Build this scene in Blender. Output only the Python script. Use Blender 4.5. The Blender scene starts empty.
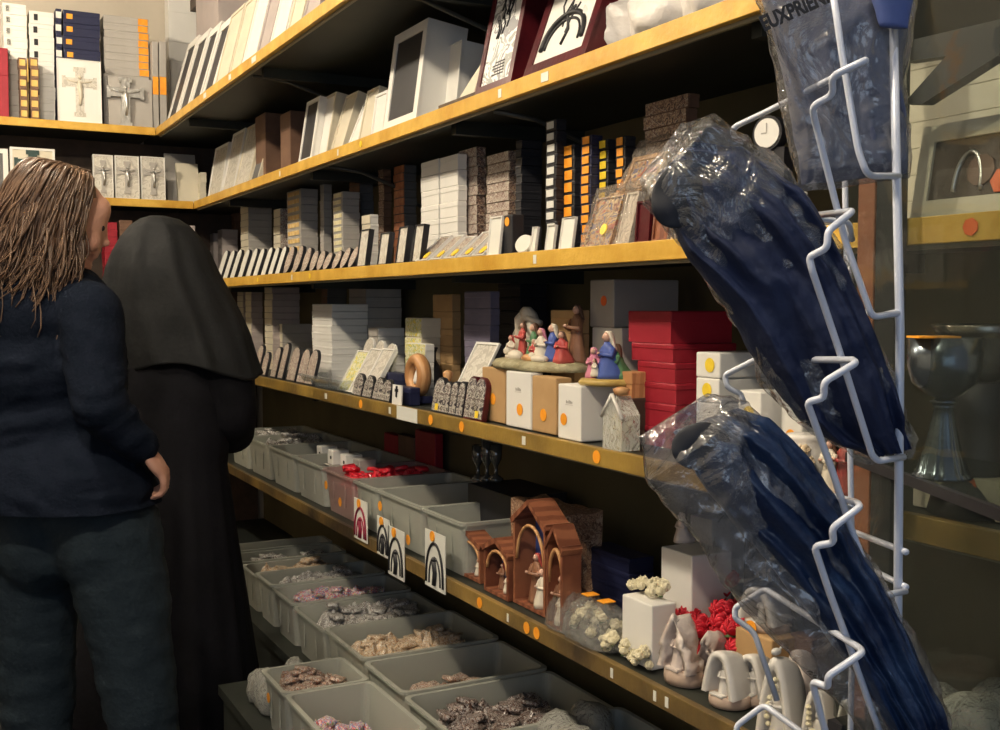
import bpy, bmesh, math, random
from mathutils import Vector, Matrix, Euler, noise
random.seed(7)
S = bpy.context.scene
COL = S.collection
PI = math.pi
# ------------------------------------------------------------------ camera
FPX, YAW, PIT, ROL = 1100.0, 0.48436, 0.05367, 0.00173
EYE = Vector((0, 0, 1.42))
Fw = Vector((math.sin(YAW)*math.cos(PIT), math.cos(YAW)*math.cos(PIT), -math.sin(PIT)))
R0 = Vector((math.cos(YAW), -math.sin(YAW), 0)); U0 = R0.cross(Fw)
Rt = R0*math.cos(ROL)+U0*math.sin(ROL); Up = -R0*math.sin(ROL)+U0*math.cos(ROL)
cd = bpy.data.cameras.new('camera'); cam = bpy.data.objects.new('camera', cd); COL.objects.link(cam)
cd.sensor_fit = 'HORIZONTAL'; cd.sensor_width = 36; cd.lens = FPX/1000*36; cd.clip_start = .02; cd.clip_end = 60
M = Matrix.Identity(4)
for i in range(3):
    M[i][0], M[i][1], M[i][2], M[i][3] = Rt[i], Up[i], -Fw[i], EYE[i]
cam.matrix_world = M
S.camera = cam
# ------------------------------------------------------------------ world, lamps, exposure
S.view_settings.view_transform = 'Standard'; S.view_settings.look = 'None'
S.view_settings.gamma = 1; S.view_settings.use_curve_mapping = False
S.view_settings.exposure = 0.18
w = bpy.data.worlds.new('world'); S.world = w; w.use_nodes = True
w.node_tree.nodes['Background'].inputs[0].default_value = (.62, .72, .95, 1)
w.node_tree.nodes['Background'].inputs[1].default_value = .22
def area(name, loc, target, sx, sy, power, col):
    l = bpy.data.lights.new(name, 'AREA'); l.shape = 'RECTANGLE'; l.size = sx; l.size_y = sy; l.energy = power; l.color = col
    o = bpy.data.objects.new(name, l); COL.objects.link(o); o.location = loc
    o.rotation_euler = (Vector(target)-Vector(loc)).to_track_quat('-Z', 'Y').to_euler(); return o
area('shop_window_daylight', (-1.3, -1.9, 1.7), (.9, 1.2, 1.2), 2.0, 1.8, 13, (.62, .78, 1.0))
LAMPS = [(-.26, .80, 2.93, 88), (-.34, 2.45, 2.93, 72), (-.34, 4.1, 2.93, 72)]
# ------------------------------------------------------------------ pixel helpers: where a line of sight meets a real plane
def ray(u, v): return (Fw*FPX + Rt*(u-500) - Up*(v-365))
def onX(u, v, x): d = ray(u, v); return EYE + d*(x/d.x)
def onY(u, v, y): d = ray(u, v); return EYE + d*(y/d.y)
def onZ(u, v, z): d = ray(u, v); return EYE + d*((z-EYE.z)/d.z)
def atD(u, v, D): return EYE + ray(u, v)*(D/FPX)
def proj(p):
    q = Vector(p)-EYE; d = q.dot(Fw); return 500+FPX*q.dot(Rt)/d, 365-FPX*q.dot(Up)/d
LIP = .034
ZB = {5: 2.177, 4: 1.858, 3: 1.498, 2: 1.122, 1: .729}
ZT = {k: v+LIP for k, v in ZB.items()}; ZT[0] = .335
XF = {5: .948, 4: 1.11, 3: 1.11, 2: 1.11, 1: 1.11, 0: 1.0}
YB = 5.10; XW = 1.53; YW = 5.50
# ------------------------------------------------------------------ materials
MT = {}
def mat(name, c1, c2=None, scale=8, rough=.6, metal=0, bump=0, bscale=None, emit=0, spec=.4, trans=0, sharp=False, coat=0, kind='NOISE', sheen=0):
    if name in MT: return MT[name]
    m = bpy.data.materials.new(name); m.use_nodes = True; nt = m.node_tree; b = nt.nodes['Principled BSDF']
    b.inputs['Base Color'].default_value = (*c1, 1); b.inputs['Roughness'].default_value = rough
    b.inputs['Metallic'].default_value = metal; b.inputs['Specular IOR Level'].default_value = spec
    if coat: b.inputs['Coat Weight'].default_value = coat
    if sheen: b.inputs['Sheen Weight'].default_value = sheen
    if trans: b.inputs['Transmission Weight'].default_value = trans
    if emit:
        b.inputs['Emission Color'].default_value = (*c1, 1); b.inputs['Emission Strength'].default_value = emit
    tc = nt.nodes.new('ShaderNodeTexCoord')
    if c2 is not None:
        if kind == 'VOR':
            n = nt.nodes.new('ShaderNodeTexVoronoi'); out = n.outputs['Distance']
        elif kind == 'WAVE':
            n = nt.nodes.new('ShaderNodeTexWave'); n.inputs['Distortion'].default_value = 3; out = n.outputs['Fac']
        else:
            n = nt.nodes.new('ShaderNodeTexNoise'); n.inputs['Detail'].default_value = 5; out = n.outputs['Fac']
        n.inputs['Scale'].default_value = scale
        nt.links.new(tc.outputs['Object'], n.inputs['Vector'])
        r = nt.nodes.new('ShaderNodeValToRGB'); e = r.color_ramp.elements
        lo, hi = (.46, .54) if sharp else (.32, .68)
        if kind == 'VOR': lo, hi = (.25, .5)
        e[0].position = lo; e[1].position = hi; e[0].color = (*c1, 1); e[1].color = (*c2, 1)
        nt.links.new(out, r.inputs['Fac']); nt.links.new(r.outputs['Color'], b.inputs['Base Color'])
    if bump:
        n2 = nt.nodes.new('ShaderNodeTexNoise'); n2.inputs['Scale'].default_value = bscale or scale*3; n2.inputs['Detail'].default_value = 6
        nt.links.new(tc.outputs['Object'], n2.inputs['Vector'])
        bp = nt.nodes.new('ShaderNodeBump'); bp.inputs['Strength'].default_value = bump; bp.inputs['Distance'].default_value = .01
        nt.links.new(n2.outputs['Fac'], bp.inputs['Height']); nt.links.new(bp.outputs['Normal'], b.inputs['Normal'])
    MT[name] = m; return m
def picture(name, cols, scale=30, rough=.35, dist=1.5):
    """printed picture: blotches of several inks"""
    if name in MT: return MT[name]
    m = bpy.data.materials.new(name); m.use_nodes = True; nt = m.node_tree; b = nt.nodes['Principled BSDF']
    tc = nt.nodes.new('ShaderNodeTexCoord'); n = nt.nodes.new('ShaderNodeTexNoise'); n.inputs['Scale'].default_value = scale
    n.inputs['Distortion'].default_value = dist; n.inputs['Detail'].default_value = 3
    nt.links.new(tc.outputs['Object'], n.inputs['Vector'])
    r = nt.nodes.new('ShaderNodeValToRGB'); r.color_ramp.interpolation = 'CONSTANT'
    e = r.color_ramp.elements
    while len(e) < len(cols): e.new(.5)
    for i, c in enumerate(cols):
        e[i].position = 0 if i == 0 else .34+.32*i/len(cols); e[i].color = (*c, 1)
    nt.links.new(n.outputs['Fac'], r.inputs['Fac']); nt.links.new(r.outputs['Color'], b.inputs['Base Color'])
    b.inputs['Roughness'].default_value = rough; MT[name] = m; return m
def film(name, haze, tint=(.9, .92, .96), bump=.7, bscale=26, rough=.13, gloss=.8, base=.07):
    """thin clear plastic film, partly see-through, glossy, crinkled"""
    m = bpy.data.materials.new(name); m.use_nodes = True; nt = m.node_tree
    nt.nodes.remove(nt.nodes['Principled BSDF']); out = nt.nodes['Material Output']
    tr = nt.nodes.new('ShaderNodeBsdfTransparent'); tr.inputs[0].default_value = (*[.5+.5*t for t in tint], 1)
    di = nt.nodes.new('ShaderNodeBsdfDiffuse'); di.inputs[0].default_value = (*tint, 1)
    gl = nt.nodes.new('ShaderNodeBsdfGlossy'); gl.inputs['Roughness'].default_value = rough
    tc = nt.nodes.new('ShaderNodeTexCoord'); n = nt.nodes.new('ShaderNodeTexNoise'); n.inputs['Scale'].default_value = bscale
    n.inputs['Detail'].default_value = 4; n.inputs['Distortion'].default_value = 1.2
    nt.links.new(tc.outputs['Object'], n.inputs['Vector'])
    bp = nt.nodes.new('ShaderNodeBump'); bp.inputs['Strength'].default_value = bump; bp.inputs['Distance'].default_value = .03
    nt.links.new(n.outputs['Fac'], bp.inputs['Height']); nt.links.new(bp.outputs['Normal'], gl.inputs['Normal'])
    lw = nt.nodes.new('ShaderNodeLayerWeight'); lw.inputs['Blend'].default_value = .5; nt.links.new(bp.outputs['Normal'], lw.inputs['Normal'])
    pw = nt.nodes.new('ShaderNodeMath'); pw.operation = 'POWER'; pw.inputs[1].default_value = 4; nt.links.new(lw.outputs['Facing'], pw.inputs[0])
    fr = nt.nodes.new('ShaderNodeMath'); fr.operation = 'MULTIPLY_ADD'; fr.inputs[1].default_value = gloss; fr.inputs[2].default_value = base; nt.links.new(pw.outputs[0], fr.inputs[0])
    m1 = nt.nodes.new('ShaderNodeMixShader'); m1.inputs[0].default_value = haze
    nt.links.new(tr.outputs[0], m1.inputs[1]); nt.links.new(di.outputs[0], m1.inputs[2])
    m2 = nt.nodes.new('ShaderNodeMixShader'); nt.links.new(fr.outputs[0], m2.inputs[0])
    nt.links.new(m1.outputs[0], m2.inputs[1]); nt.links.new(gl.outputs[0], m2.inputs[2]); nt.links.new(m2.outputs[0], out.inputs[0])
    MT[name] = m; return m
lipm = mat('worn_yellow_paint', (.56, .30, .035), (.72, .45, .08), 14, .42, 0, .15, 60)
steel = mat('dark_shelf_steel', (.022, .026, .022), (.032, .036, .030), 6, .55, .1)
lipg = mat('shaded_yellow_paint', (.16, .10, .03), (.36, .23, .05), 7, .42, 0, .15, 60)  # second shelf edge: browner yellow, with the weaker light lower down painted in
lipd = mat('shaded_brown_paint', (.05, .035, .02), (.30, .19, .055), 5, .42, 0, .15, 60)  # lowest shelf edge: falling light and the nun's shadow painted in as brown
topm = mat('shelf_top_paint', (.20, .20, .15), (.27, .26, .20), 9, .5)
backm = mat('olive_back_panel', (.10, .085, .045), (.14, .115, .06), 5, .7)
wallm = mat('cream_plaster', (.56, .50, .41), (.60, .54, .45), 3, .85, 0, .1, 40)
floorm = mat('dark_floor_tile', (.022, .022, .022), (.04, .04, .038), 5, .5)
ceilm = mat('ceiling_paint', (.55, .53, .50), None, 3, .9)
W = mat('white_card', (.76, .745, .70), (.80, .785, .74), 10, .55)
CR = mat('cream_card', (.62, .57, .45), (.70, .64, .50), 12, .6)
GR = mat('grey_card', (.40, .375, .345), (.46, .435, .40), 10, .6)
DG = mat('dark_grey_card', (.10, .10, .105), (.14, .14, .14), 10, .6)
BK = mat('black_card', (.014, .014, .018), (.025, .025, .03), 10, .5)
NV = mat('navy_card', (.010, .013, .045), (.018, .022, .065), 10, .45)
KR = mat('kraft_card', (.44, .27, .12), (.50, .32, .15), 16, .7)
RD = mat('crimson_card', (.28, .010, .022), (.33, .015, .03), 16, .5)
PG = mat('pinkish_grey_card', (.40, .35, .34), (.46, .40, .38), 12, .6)
LV = mat('lilac_shaded_card', (.50, .48, .56), (.54, .52, .60), 12, .6)
BR = mat('brown_card', (.13, .07, .045), (.20, .11, .07), 12, .6)
OR = mat('orange_sticker', (.92, .33, .02), (1.0, .42, .04), 60, .45)
YL = mat('yellow_sticker', (.85, .60, .03), (.95, .70, .06), 60, .45)
RS = mat('vermilion_sticker', (.85, .14, .03), (.95, .2, .05), 60, .45)
INK = mat('black_ink', (.015, .015, .018), None, 5, .5)
GOLD = mat('gold_paint', (.75, .45, .12), (.85, .58, .2), 40, .32, .7)
SILV = mat('silver_metal', (.55, .55, .53), (.72, .71, .68), 30, .3, .85, .3, 60)
FLOR = picture('brown_floral_print', [(.08, .04, .03), (.45, .32, .22), (.16, .08, .06), (.55, .45, .36), (.10, .06, .05)], 60)
FLOR2 = picture('pale_floral_print', [(.5, .45, .38), (.25, .16, .14), (.62, .58, .5), (.36, .25, .2)], 70)
ICON = picture('painted_icon_print', [(.42, .06, .03), (.62, .36, .08), (.10, .10, .22), (.70, .52, .26), (.20, .05, .03), (.58, .3, .12)], 34)
ICON2 = picture('dark_icon_print', [(.04, .03, .04), (.5, .48, .42), (.12, .09, .08), (.62, .6, .55), (.06, .05, .06)], 45)
BW = picture('black_white_print', [(.75, .74, .72), (.03, .03, .035), (.7, .7, .68), (.05, .05, .05), (.8, .8, .78)], 48, .4, 3)
BW2 = picture('faint_sketch_print', [(.80, .80, .78), (.35, .36, .34), (.82, .82, .80), (.30, .30, .31), (.80, .80, .78), (.80, .80, .78)], 15, .4, .8)
PALEF = picture('relief_print', [(.60, .57, .50), (.68, .65, .58), (.50, .47, .41), (.64, .61, .54)], 24)
SLOT = mat('slot_black', (.035, .035, .04), (.05, .05, .055), 10, .5)
MAH = mat('mahogany_lacquer', (.055, .006, .010), (.10, .010, .014), 20, .28, 0, .1, 60)
WOOD = mat('reddish_wood', (.17, .055, .028), (.27, .10, .05), 12, .5, 0, .25, 50, kind='WAVE')
DWOOD = mat('dark_brown_wood', (.06, .04, .028), (.10, .065, .045), 14, .6, 0, .3, 40)
RAW = mat('turned_light_wood', (.45, .22, .09), (.58, .32, .14), 16, .4, kind='WAVE')
CERA = mat('white_glazed_ceramic', (.68, .65, .60), (.74, .71, .66), 12, .25, 0, 0, coat=.4)
STONE = mat('pinkish_resin_stone', (.58, .48, .43), (.72, .64, .58), 30, .45, 0, .4, 50)
PINK = mat('tan_resin_base', (.42, .31, .24), (.52, .40, .32), 20, .5)
ROSEC = mat('cream_rose_wax', (.66, .60, .40), (.76, .70, .52), 40, .5, 0, .2, 80)
ROSER = mat('red_rose_cloth', (.42, .008, .02), (.60, .02, .04), 30, .55)
LEAF = mat('green_leaf', (.05, .10, .03), (.09, .16, .05), 30, .6)
SKIN = mat('skin', (.52, .27, .19), (.58, .32, .23), 20, .5)
BIN = None
# ------------------------------------------------------------------ mesh helpers
class MB:
    def __init__(s): s.bm = bmesh.new(); s.mi = 0
    def _mi(s, fs, mi):
        for f in fs: f.material_index = s.mi if mi is None else mi
    def box(s, x0, x1, y0, y1, z0, z1, mi=None, m=None, bev=0):
        vs = [s.bm.verts.new(c) for c in ((x0,y0,z0),(x1,y0,z0),(x1,y1,z0),(x0,y1,z0),(x0,y0,z1),(x1,y0,z1),(x1,y1,z1),(x0,y1,z1))]
        if m is not None:
            for v in vs: v.co = m @ v.co
        fs = [s.bm.faces.new([vs[i] for i in q]) for q in ((3,2,1,0),(4,5,6,7),(0,1,5,4),(1,2,6,5),(2,3,7,6),(3,0,4,7))]
        s._mi(fs, mi)
        if bev:
            es = list({e for f in fs for e in f.edges})
            r = bmesh.ops.bevel(s.bm, geom=es, offset=bev, segments=2, affect='EDGES', profile=.5)
            s._mi(r['faces'], mi)
        return s
    def rings(s, rs, cap=True, mi=None, closed=False, smooth=True):
        vv = [[s.bm.verts.new(p) for p in r] for r in rs]; n = len(vv[0]); fs = []
        pairs = list(zip(vv, vv[1:]))+([(vv[-1], vv[0])] if closed else [])
        for a, b in pairs:
            for i in range(n):
                fs.append(s.bm.faces.new((a[i], a[(i+1) % n], b[(i+1) % n], b[i])))
        if cap and not closed:
            fs.append(s.bm.faces.new(vv[0][::-1])); fs.append(s.bm.faces.new(vv[-1]))
        for f in fs: f.smooth = smooth
        s._mi(fs, mi); return s
    def lathe(s, prof, n=20, c=(0, 0, 0), mi=None, flute=0, nf=0, m=None, smooth=True):
        rs = []
        for r, z in prof:
            ring = []
            for i in range(n):
                a = 2*PI*i/n; rr = r*(1+flute*math.cos(nf*a)) if nf else r
                p = Vector((c[0]+rr*math.cos(a), c[1]+rr*math.sin(a), c[2]+z)); ring.append(m @ p if m else p)
            rs.append(ring)
        return s.rings(rs, True, mi, smooth=smooth)
    def tube(s, pts, r, n=8, mi=None, rr=None):
        pts = [Vector(p) for p in pts]; rs = []; up = None
        for i, p in enumerate(pts):
            d = (pts[min(i+1, len(pts)-1)]-pts[max(i-1, 0)])
            if d.length < 1e-9: d = Vector((0, 0, 1))
            d.normalize()
            if up is None: up = d.orthogonal().normalized()
            up = (up-d*up.dot(d)).normalized(); q = d.cross(up)
            ra = rr[i] if rr else r
            rs.append([p+(up*math.cos(2*PI*k/n)+q*math.sin(2*PI*k/n))*ra for k in range(n)])
        return s.rings(rs, True, mi)
    def sph(s, c, r, sub=2, mi=None, m=None):
        if not hasattr(r, '__len__'): r = (r, r, r)
        mm = Matrix.Translation(c) @ (m or Matrix.Identity(4)) @ Matrix.Diagonal((*r, 1))
        res = bmesh.ops.create_icosphere(s.bm, subdivisions=sub, radius=1, matrix=mm)
        fs = {f for v in res['verts'] for f in v.link_faces}
        for f in fs: f.smooth = True
        s._mi(fs, mi); return s
    def prism(s, poly, y0, y1, mi=None, m=None, smooth=False):
        """poly in x,z; extruded along y"""
        a = [Vector((x, y0, z)) for x, z in poly]; b = [Vector((x, y1, z)) for x, z in poly]
        if m is not None: a = [m @ p for p in a]; b = [m @ p for p in b]
        return s.rings([a, b], True, mi, smooth=smooth)
    def build(s, name, mats, parent=None, loc=None, rot=None):
        bmesh.ops.recalc_face_normals(s.bm, faces=s.bm.faces[:])
        me = bpy.data.meshes.new(name); s.bm.to_mesh(me); s.bm.free()
        for m in (mats if isinstance(mats, (list, tuple)) else [mats]): me.materials.append(m)
        o = bpy.data.objects.new(name, me); COL.objects.link(o)
        if parent: o.parent = parent
        if loc is not None: o.location = loc
        if rot is not None: o.rotation_euler = rot
        return o
def tag(o, label, cat, group=None, kind=None):
    o['label'] = label; o['category'] = cat
    if group: o['group'] = group
    if kind: o['kind'] = kind
    return o
def empty(name, loc, rot=(0, 0, 0)):
    o = bpy.data.objects.new(name, None); o.empty_display_size = .05; COL.objects.link(o); o.location = loc; o.rotation_euler = rot; return o
def struct(o): o['kind'] = 'structure'; return o
def dup(o, loc=None, rot=None, parent=None):
    c = o.copy(); COL.objects.link(c)
    if parent: c.parent = parent
    if loc is not None: c.location = loc
    if rot is not None: c.rotation_euler = rot
    for ch in list(o.children): dup(ch, parent=c)
    return c
ORD = ['', 'second', 'third', 'fourth', 'fifth', 'sixth', 'seventh', 'eighth', 'ninth', 'tenth', 'eleventh', 'twelfth', 'thirteenth', 'fourteenth', 'fifteenth', 'sixteenth',
       'seventeenth', 'eighteenth', 'nineteenth', 'twentieth', 'twenty-first', 'twenty-second', 'twenty-third', 'twenty-fourth', 'twenty-fifth']
def otop(i): return 'topmost' if i == 0 else ORD[i]+' from top'
def oleft(i): return 'leftmost' if i == 0 else ORD[i]+' from left'
def circ(r, n=20, cx=0, cz=0): return [(cx+r*math.cos(2*PI*i/n), cz+r*math.sin(2*PI*i/n)) for i in range(n)]
def arch(w, h, n=14, cx=0, z0=0, pt=1.0):
    """arched outline, width w, height h"""
    s = h-w/2*pt; out = [(cx-w/2, z0), (cx+w/2, z0)]
    for i in range(n+1):
        a = PI*i/n; out.append((cx+w/2*math.cos(a), z0+s+w/2*pt*math.sin(a)))
    return out
# ------------------------------------------------------------------ room
def slab(name, x0, x1, y0, y1, z0, z1, m):
    return struct(MB().box(x0, x1, y0, y1, z0, z1).build(name, m))
slab('floor', -2.8, 1.7, -2.4, 5.7, -.08, 0, floorm)
slab('ceiling', -2.8, 1.7, -.4, 5.7, 3.05, 3.13, ceilm)
slab('wall_right', XW+.03, 1.7, -.6, 5.7, 0, 3.05, wallm)
slab('wall_back', -2.8, XW+.03, YW+.02, 5.7, 0, 3.05, wallm)
slab('wall_left', -2.8, -2.7, -2.4, YW+.02, 0, 3.05, wallm)
for i, (x, y, z, p) in enumerate(LAMPS):
    t = empty('ceiling_lamp', (x, y, 3.05))
    tag(t, 'round frosted ceiling lamp over the aisle, '+['nearest the rack', 'over the woman', 'by the far wall'][i], 'lamp', 'ceiling lamps along the aisle')
    MB().lathe([(.075, -.004), (.08, -.025), (.07, -.03), (.03, -.03)], 24).build('lamp_base', W, t)
    MB().lathe([(.06, -.03), (.062, -.032), (.06, -.034)], 24).build('lamp_ring', SILV, t)
    l = bpy.data.lights.new('bulb', 'POINT'); l.energy = p; l.color = (1, .86, .66); l.shadow_soft_size = .05
    lo = bpy.data.objects.new('bulb', l); COL.objects.link(lo); lo.location = (x, y, z)
# ------------------------------------------------------------------ shelving units
unit = empty('shelving_unit', (1.3, 3.0, 0))
tag(unit, 'long dark steel shelving with worn yellow shelf edges along the right wall', 'shelving unit')
def local(o, par):  # keep a world-built mesh in place under its parent
    o.parent = par; o.matrix_parent_inverse = Matrix.Translation(par.location).inverted(); return o
boards = {}
for k in (5, 4, 3, 2, 1):
    x0 = XF[k]; m = MB(); yn = .45 if k < 4 else 1.0
    m.box(x0+.016, XW, yn, YW, ZT[k]-.022, ZT[k]-.002)
    for yy in (1.35, 2.45, 3.55, 4.65):
        m.box(x0+.05, XW, yy-.012, yy+.012, ZT[k]-.055, ZT[k]-.022)
    b = local(m.build('shelf_board', steel), unit); boards[k] = b
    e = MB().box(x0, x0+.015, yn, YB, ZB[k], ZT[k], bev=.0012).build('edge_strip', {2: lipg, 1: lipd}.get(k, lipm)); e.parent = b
    e = MB().box(x0+.015, x0+.022, yn, YB, ZB[k]-.006, ZB[k]+.002).build('under_rail', mat('pale_rail', (.30, .27, .18), None, 5, .5)); e.parent = b
local(MB().box(XW-.001, XW+.027, .45, YW, .1, 2.7).build('back_panel', backm), unit)
for yy in (3.62, 2.50):
    m = MB(); zz = ZB[5]
    m.tube([(.985, yy, zz-.004), (1.10, yy, zz-.012), (1.30, yy, zz-.07), (XW-.02, yy, zz-.2)], .006)
    local(m.build('bracket', mat('grey_bracket', (.10, .10, .09), None, 5, .4, .5)), unit)
    m = MB(); zz = ZB[4]
    m.tube([(1.14, yy-.3, zz-.004), (1.25, yy-.3, zz-.015), (1.38, yy-.3, zz-.06), (XW-.02, yy-.3, zz-.16)], .006)
    local(m.build('bracket', MT['grey_bracket']), unit)
# end post between the units (brown wood then black steel)
y1 = onX(846, 300, 1.12).y
y1 = onX(874, 300, 1.09).y
m = MB().box(1.088, 1.108, y1, onX(857, 300, 1.09).y, 0, 2.7, bev=.002)
local(m.build('end_post', WOOD), unit)
m = MB().box(1.088, 1.108, onX(896, 300, 1.09).y, y1-.002, 0, 2.7, bev=.002)
local(m.build('steel_upright', BK), unit)
# low platforms carrying the bottom bins
m = MB().box(1.0, XW, .45, YW, 0, .30); m.box(.985, XW, .45, YW, .30, ZT[0]-.002)
local(m.build('bottom_plinth', steel), unit)
plat = MB().box(.74, .98, 1.25, 3.10, 0, ZT[0]-.03); plat.box(.73, .983, 1.25, 3.12, ZT[0]-.03, ZT[0]-.002)
plat = plat.build('low_bench', steel); tag(plat, 'low dark bench in front of the shelving carrying the front row of bins', 'bench')
unitb = empty('shelving_unit', (-.8, 5.3, 0))
tag(unitb, 'dark steel shelving with yellow edges across the far wall', 'shelving unit')
for k in (5, 4, 3, 2, 1):
    xr = XF[k]-.002
    b = local(MB().box(-2.6, xr, YB+.016, YW, ZT[k]-.022, ZT[k]-.002).build('shelf_board', steel), unitb)
    e = MB().box(-2.6, xr, YB, YB+.015, ZB[k], ZT[k], bev=.0012).build('edge_strip', lipm); e.parent = b
local(MB().box(-2.6, 1.5, YW-.002, YW+.018, .0, 2.19).build('back_panel', DWOOD), unitb)
local(MB().box(-2.6, 1.1, YB+.02, YW-.01, 0, .10).build('bottom_plinth', steel), unitb)
# stickers and tickets on the shelf edges (u, v on the strip, board, radius, colour)
def lipmark(k, u, r, mt, w=None, h=None, name='price_sticker', v=None):
    p = onX(u, 300, XF[k]-.0012); zz = ZB[k]+LIP*.5
    # find y where the strip's middle shows at column u
    y = onX(u, proj((XF[k], p.y, zz))[1], XF[k]).y
    m = MB()
    if w: m.box(XF[k]-.0012, XF[k]-.0002, y-w/2, y+w/2, zz-h/2+(v or 0), zz+h/2+(v or 0))
    else:
        m.prism(circ(r, 18), -.0006, .0006, m=Matrix.Translation((XF[k]-.0012, y, zz)) @ Matrix.Rotation(PI/2, 4, 'Z'))
    o = m.build(name, mt); o.parent = boards[k]
    return y
for k, u in ((2, 361), (2, 431), (2, 462), (2, 597), (1, 480), (1, 527), (1, 537), (1, 392), (4, 361), (3, 310), (3, 258)):
    lipmark(k, u, .0125 if k < 3 else .009, OR if k < 3 else YL)
TIC = mat('white_ticket', (.74, .74, .68), None, 5, .5)
lipmark(2, 407, 0, TIC, .135, .036, 'paper_ticket')
for k, u, ww in ((4, 545, .028), (4, 548, .0), (5, 254, .05), (5, 230, .03), (5, 205, .04), (4, 500, .014), (2, 524, .014), (1, 612, .008), (1, 655, .008), (1, 667, .009), (3, 535, .012), (2, 326, .02), (3, 292, .01), (4, 280, .012), (4, 338, .01), (1, 508, .008), (2, 390, .014)):
    if ww: lipmark(k, u, 0, TIC, ww, .018, 'paper_ticket')
# ------------------------------------------------------------------ boxes
def boxmesh(sx, sy, sz, lid=.4, bev=.0012):
    m = MB()
    if lid:
        m.box(-sx/2+.0012, sx/2-.0012, -sy/2+.0012, sy/2-.0012, 0, sz*(1-lid)+.001)
        m.box(-sx/2, sx/2, -sy/2, sy/2, sz*(1-lid), sz-.0006, bev=min(.0028, sz*.12))
    else: m.box(-sx/2, sx/2, -sy/2, sy/2, 0, sz-.0006, bev=min(.0028, sz*.12))
    return m
BOXN = 0
def stack(k, xf, pl, pm, pr, vt, n, mt, desc, where, group, name='gift_box', lab=None, labw=.6, labh=.6, vb=None, z0=None, jit=.003, lid=.4, sticker=None, shape=1, cat='box', xmax=1.50, dots=None):
    """n boxes piled at front plane xf; pl/pm = far and near edge of the front, pr = right edge of the near side"""
    zb = ZT[k] if z0 is None else z0
    pn = onX(pm, vt, xf); yf = onX(pl, vt, xf).y; yn = pn.y; zt = pn.z
    d = ray(pr, vt); xb = min(d.x*(yn/d.y), xmax)
    xb = max(xb, xf+.03)
    H = (zt-zb)/n; sx = xb-xf; sy = yf-yn
    first = None; objs = []
    for i in range(n):           # i = 0 is the lowest
        z = zb+i*H; rot = random.uniform(-1, 1)*jit*4; dx = random.uniform(0, jit)+.0; dy = random.uniform(-jit, jit)
        loc = ((xf+xb)/2+dx, (yf+yn)/2+dy, z+.0003)
        if first is None:
            o = boxmesh(sx-jit, sy-2*jit, H, lid).build(name, mt, None, loc, (0, 0, rot)); first = o
            if lab:
                ww, hh = (sy-2*jit)*labw, H*labh
                MB().box(-(sx-jit)/2-.0012, -(sx-jit)/2-.0002, -ww/2, ww/2, H*.5-hh/2, H*.5+hh/2).build('printed_label', lab, o)
            if sticker:
                r = sticker[1]
                MB().prism(circ(r, 16), -.0004, .0004, m=Matrix.Translation((-(sx-jit)/2-.0010, sticker[2]*sy*.5, H*sticker[3])) @ Matrix.Rotation(PI/2, 4, 'Z')).build('price_sticker', sticker[0], o)
        else:
            o = dup(first, loc, (0, 0, rot))
        q = n-1-i
        tag(o, (f'{desc}, {otop(q)} {where}' if n > 1 else f'{desc} {where}'), cat, group)
        objs.append(o)
    return objs
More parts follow.
